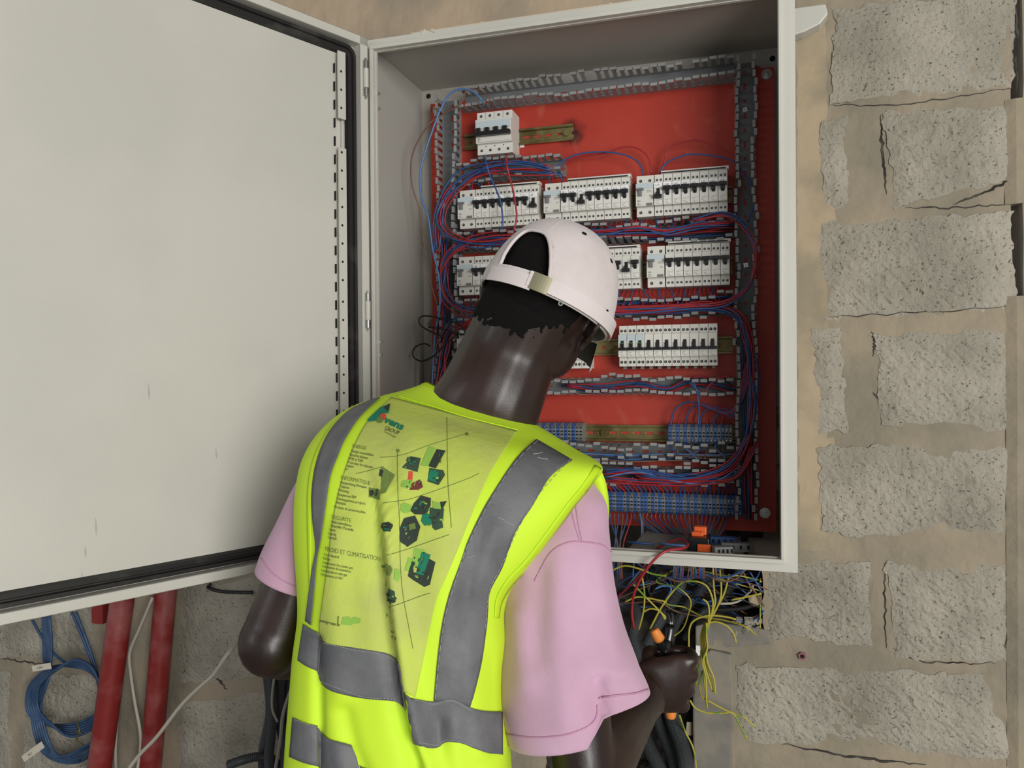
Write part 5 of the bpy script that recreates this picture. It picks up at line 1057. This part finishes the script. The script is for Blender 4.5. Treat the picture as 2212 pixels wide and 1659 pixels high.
# ---- print on the back
def vtext(txt, x, y, h, ang, mt, name='lettering', wid=None, bold=0, slant=0, parent=vest):
    vs, fs = text_shape(txt, bold); w0 = max(v.x for v in vs) or 1; sx = (wid / w0) if wid else h * 1.4; sy = h * 1.4; ca, sa = math.cos(ang), math.sin(ang); m = MB()
    m.v = [vcast(x + v.x * sx * ca + v.y * sy * (sa + slant), y + v.x * sx * sa - v.y * sy * ca, .0029) for v in vs]; m.f = [list(f) for f in fs]; m.m = [0] * len(fs); return m.build(name, mt, parent)
def vpoly(pts, mt, off=.0015, name='printed_picture'):
    m = MB(); c = Vector((sum(p[0] for p in pts) / len(pts), sum(p[1] for p in pts) / len(pts))); P = []
    for a, b_ in zip(pts, pts[1:] + pts[:1]): P += [a, ((a[0] * 2 + b_[0]) / 3, (a[1] * 2 + b_[1]) / 3), ((a[0] + b_[0] * 2) / 3, (a[1] + b_[1] * 2) / 3)]
    n = len(P); off += .0012 + .00025 * (PCNT[0] % 4); PCNT[0] += 1; m.v = [vcast(c.x, c.y, off)]
    for t in (.34, .67, 1): m.v += [vcast(c.x + (p[0] - c.x) * t, c.y + (p[1] - c.y) * t, off) for p in P]
    m.f = [[0, i + 1, (i + 1) % n + 1] for i in range(n)]
    for r_ in (0, 1): m.f += [[1 + r_ * n + i, 1 + r_ * n + n + i, 1 + r_ * n + n + (i + 1) % n, 1 + r_ * n + (i + 1) % n] for i in range(n)]
    m.m = [0] * len(m.f); return m.build(name, mt, vest)
PCNT = [0]
k_dk, k_gn, k_lg, k_rd, k_tx = mat('print_dark_green', rgb(52, 76, 56), .8), mat('print_teal', rgb(22, 122, 92), .8), mat('print_light_green', rgb(140, 186, 74), .8), mat('print_red', rgb(214, 74, 56), .8), mat('print_olive_text', rgb(108, 128, 58), .8)
k_bk = mat('print_black', rgb(44, 56, 46), .8)
A12 = math.radians(11)
T_ = [('ENERGIE', 763, 969, 8, 30), ('Energie renouvelables', 761, 979, 6, 48), ('Electricité bâtiment', 758, 987, 6, 40), ('HT/BT et TG/BT', 755, 995, 6, 32), ('Froid dans les télécoms', 753, 1003, 6, 56), ('Ingénierie', 751, 1010, 6, 15), ('Etc', 748, 1017, 5, 6),
      ('INFORMATIQUE', 739, 1037, 9, 64), ('Networking Réseaux', 738, 1046, 6, 56), ('Téléphonie', 737, 1054, 6, 20), ('E-Marketing', 734, 1062, 6, 22), ('Equipement ERP', 732, 1071, 6, 40), ('Développement progiciel', 730, 1080, 6, 60), ('Infographie', 728, 1088, 6, 22), ('Produits et consommables', 725, 1098, 6, 66),
      ('SECURITE', 719, 1122, 9, 42), ('Vidéo surveillance', 718, 1131, 6, 43), ('Détecteur d\'incendie', 717, 1139, 6, 49), ('Alarme', 715, 1147, 6, 12), ('Reporting', 713, 1155, 6, 16), ('Domotique', 712, 1163, 6, 18),
      ('FROID ET CLIMATISATION', 706, 1190, 10, 116), ('Froid industriel', 704, 1200, 6, 31), ('Réfrige', 702, 1208, 6, 15), ('Installation de cuisine pro', 701, 1217, 6, 64), ('Installation de buanderie', 700, 1225, 6, 60), ('Installation circuits gaz', 698, 1234, 6, 54), ('Maintenance et SAV', 697, 1243, 6, 46)]
for (s_, x, y, h, wd_) in T_: vtext(s_, x, y, h, A12, k_tx if h > 6 else k_bk, wid=wd_, slant=-.15)
vtext('avensgroupe.sn', 694, 1342, 7, math.radians(14), k_bk, wid=43)
vpoly([(731, 1330), (734, 1330), (733, 1350), (730, 1350)], k_tx); vpoly([(742, 1332), (757, 1331), (760, 1338), (765, 1332), (781, 1335), (780, 1345), (762, 1347), (760, 1350), (738, 1348)], k_lg)
vpoly([(843, 876), (840, 896), (829, 893), (825, 898), (818, 912), (797, 915), (795, 910), (807, 898), (822, 884)], k_gn, name='logo'); vpoly([(843, 876), (840, 892), (834, 890), (830, 884)], k_bk, .0018, name='logo'); vpoly([(822, 900), (828, 897), (834, 899), (834, 908), (829, 912), (822, 906)], k_rd, .0020, name='logo'); vpoly([(816, 906), (823, 904), (829, 910), (826, 917), (818, 918), (814, 912)], k_tx, .0021, name='logo')
vtext('vens', 829, 915, 15, math.radians(24), k_gn, wid=44, bold=.04, slant=.1); vtext('GROUP', 831, 931, 9, math.radians(22), k_bk, wid=33); vtext('Technologie', 829, 937, 6, math.radians(25), k_tx, wid=29)
for pts, mt in (([(927, 967), (941, 971), (924, 1010), (909, 1008)], k_lg), ([(944, 974), (963, 977), (942, 1015), (926, 1010)], k_bk), ([(886, 988), (909, 992), (902, 1022), (870, 1012), (880, 1000)], k_dk), ([(883, 1020), (892, 1020), (891, 1042), (882, 1038)], k_rd), ([(870, 1040), (888, 1038), (892, 1050), (880, 1058), (868, 1052)], k_lg), ([(890, 1046), (908, 1038), (915, 1054), (905, 1060), (886, 1060)], mat('print_maroon', rgb(110, 52, 42), .8)),
                ([(928, 1013), (958, 1018), (962, 1028), (948, 1050), (924, 1042)], k_dk), ([(930, 1018), (948, 1022), (942, 1044), (925, 1038)], k_gn), ([(824, 1010), (856, 1028), (834, 1066), (826, 1068)], k_tx), ([(822, 1016), (829, 1018), (827, 1032), (821, 1032)], k_bk), ([(798, 1053), (826, 1058), (824, 1080), (797, 1074)], k_tx), ([(799, 1060), (808, 1058), (811, 1067), (803, 1073), (798, 1067)], k_bk),
                ([(910, 1072), (932, 1078), (932, 1094), (920, 1112), (898, 1112), (888, 1104), (895, 1088)], k_bk), ([(866, 1092), (876, 1086), (890, 1092), (888, 1106), (874, 1110), (867, 1104)], k_lg), ([(915, 1108), (932, 1112), (934, 1134), (918, 1136), (911, 1126)], k_gn), ([(930, 1098), (960, 1100), (958, 1122), (940, 1132), (930, 1118)], k_dk), ([(934, 1124), (956, 1122), (958, 1140), (942, 1146), (936, 1140)], k_dk), ([(936, 1084), (952, 1090), (954, 1102), (938, 1100)], k_lg), ([(952, 1086), (966, 1084), (956, 1102), (948, 1100)], k_bk),
                ([(874, 1120), (898, 1114), (910, 1138), (902, 1168), (880, 1182), (862, 1170), (862, 1144)], k_bk), ([(884, 1134), (898, 1130), (900, 1142), (886, 1146)], k_tx), ([(830, 1130), (842, 1128), (848, 1136), (843, 1150), (834, 1148), (828, 1138)], k_bk),
                ([(896, 1183), (920, 1188), (912, 1226), (890, 1220)], k_lg), ([(912, 1192), (932, 1198), (916, 1242), (900, 1238)], k_gn), ([(882, 1204), (892, 1206), (884, 1234), (873, 1232)], k_lg), ([(890, 1212), (898, 1214), (894, 1236), (882, 1236)], k_bk), ([(928, 1206), (942, 1214), (930, 1262), (918, 1267), (880, 1244), (884, 1234), (912, 1242)], k_bk), ([(916, 1192), (922, 1194), (908, 1240), (902, 1238)], k_bk),
                ([(837, 1218), (848, 1222), (845, 1244), (838, 1240)], k_tx), ([(852, 1228), (861, 1230), (864, 1242), (858, 1256), (850, 1250)], k_lg), ([(840, 1268), (852, 1276), (856, 1292), (848, 1306), (841, 1290)], k_dk), ([(832, 1324), (838, 1328), (834, 1334)], k_tx)):
    vpoly(pts, mt)
random.seed(77)
for (cx_, cy_, w_, h_, n_) in ((888, 1004, 15, 12, 7), (940, 1030, 14, 13, 5), (948, 995, 7, 14, 3), (895, 1050, 20, 9, 8), (912, 1094, 16, 14, 9), (942, 1120, 20, 18, 12), (886, 1148, 18, 26, 10), (912, 1226, 26, 28, 12), (846, 1288, 7, 14, 5), (838, 1140, 7, 7, 3), (812, 1066, 12, 8, 4)):
    for q_ in range(n_):
        x, y = cx_ + random.uniform(-w_, w_) * .8, cy_ + random.uniform(-h_, h_) * .8; a_, b_, g_ = random.uniform(2, 5), random.uniform(.8, 2.2), random.choice((.2, -1.25)); ca, sa = math.cos(g_), math.sin(g_)
        vpoly([(x + u * a_ * ca - v * b_ * sa, y + u * a_ * sa + v * b_ * ca) for u, v in ((-1, -1), (1, -1), (1, 1), (-1, 1))], random.choice((k_lg, k_tx, k_gn, k_bk, k_dk, k_bk)), .0022, 'printed_detail')
for pts in ([(860, 975), (862, 1100), (866, 1260), (890, 1400)], [(965, 905), (968, 1040), (975, 1140)], [(823, 990), (870, 985), (925, 965), (1008, 940)], [(770, 1025), (830, 1010)], [(830, 1088), (900, 1075), (1000, 1040), (1035, 1025)], [(835, 1200), (900, 1180), (970, 1155)], [(840, 1312), (900, 1290), (930, 1280)]):
    strand(vcast, pts, .00045, 'printed_line', k_tx, vest, .0024, 60)
for (x, y) in ((1008, 941), (861, 976), (828, 1223)): vpoly([(x + 4 * math.cos(a * PI / 4), y + 3.4 * math.sin(a * PI / 4)) for a in range(8)], k_tx, name='printed_dot')
vtext('vis', 842, 1364, 5, math.radians(12), k_bk, wid=12); vtext('K. 2', 845, 1376, 6, math.radians(25), k_bk, wid=14)
# ---- trousers and shoes
m = MB()
hx_ = hip
limb(m, [(UC(868, 1700, 1.05), .138, .102), (UC(868, 1780, 1.05), .150, .112), (UC(869, 1850, 1.05), .150, .112), (UC(869, 1905, 1.05), .12, .10)], 32)
for s_ in (-1, 1):
    f_ = hip + VR * .075 * s_
    limb(m, [(f_ + Vector((0, 0, .0)), .085, .098), (f_ + Vector((0, 0, -.08)), .092, .100), (Vector((f_.x + .01 * s_, f_.y, .68)), .088, .094), (Vector((f_.x + .02 * s_, f_.y + .012, .48)), .072, .078), (Vector((f_.x + .02 * s_, f_.y, .30)), .068, .076), (Vector((f_.x + .02 * s_, f_.y, .07)), .062, .074)], 28)
tr = m.build('trousers', m_jean, person, smooth=True)
for s_ in (-1, 1):
    f_ = hip + VR * .075 * s_; x, y = f_.x + .026 * s_, f_.y; m = MB()
    rs = []
    for (yy, wd_, hh) in ((-.075, .030, .07), (-.06, .037, .085), (0, .040, .09), (.06, .046, .07), (.13, .050, .055), (.18, .046, .045), (.205, .030, .035)):
        rs.append([Vector((x + wd_ * math.cos(a), y + yy, max(0, (hh if math.sin(a) > 0 else .012) * math.sin(a) + .012))) for a in [2 * PI * k / 16 for k in range(16)]])
    m.rings(rs); m.build('shoe', m_shoe, person, smooth=True)
# ---- pliers in the right hand
pl = thing('pliers', 'pliers with black and orange handles gripped in the right hand', 'pliers', haR + awR * .02)
cH = haR + awR * .030; m_or = mat('orange_grip', rgb(232, 140, 62), .5)
for s_, p0, p1 in ((-1, (1400, 1395), (1420, 1362)), (1, (1446, 1500), (1450, 1548))): pass
m = MB(); m.tube([UC(1446, 1500, 1.375), UC(1448, 1525, 1.375)], .0105, 10, sub=2); m.build('handle', m_black, pl, smooth=True)
m = MB(); m.tube([UC(1448, 1526, 1.372), UC(1449, 1540, 1.372), UC(1449, 1551, 1.372)], lambda t: .0105 - .003 * t * t, 10, sub=3); m.build('handle_end', m_or, pl, smooth=True)
m = MB(); m.tube([UC(1446, 1500, 1.38), UC(1442, 1450, 1.392), UC(1440, 1410, 1.40), UC(1441, 1385, 1.41)], .008, 10, sub=3); m.build('handle', m_black, pl, smooth=True)
m = MB(); m.tube([UC(1440, 1440, 1.395), UC(1430, 1400, 1.395), UC(1422, 1378, 1.385)], .007, 10, sub=3); m.build('handle', m_black, pl, smooth=True)
m = MB(); m.tube([UC(1424, 1380, 1.375), UC(1416, 1366, 1.37), UC(1413, 1360, 1.37)], lambda t: .0105 - .003 * t, 10, sub=3); m.build('handle_end', m_or, pl, smooth=True)
m = MB(); m.tube([UC(1441, 1392, 1.41), UC(1446, 1370, 1.415), UC(1448, 1352, 1.42)], .009, 12, sub=2); m.tube([UC(1448, 1352, 1.42), UC(1445, 1335, 1.425), UC(1440, 1318, 1.43)], lambda t: .006 - .003 * t, 10, sub=2); m.tube([UC(1449, 1352, 1.42), UC(1452, 1335, 1.425), UC(1449, 1318, 1.43)], lambda t: .006 - .003 * t, 10, sub=2); m.build('jaws', mat('dark_tool_steel', rgb(90, 90, 92), .3, 1), pl, smooth=True)
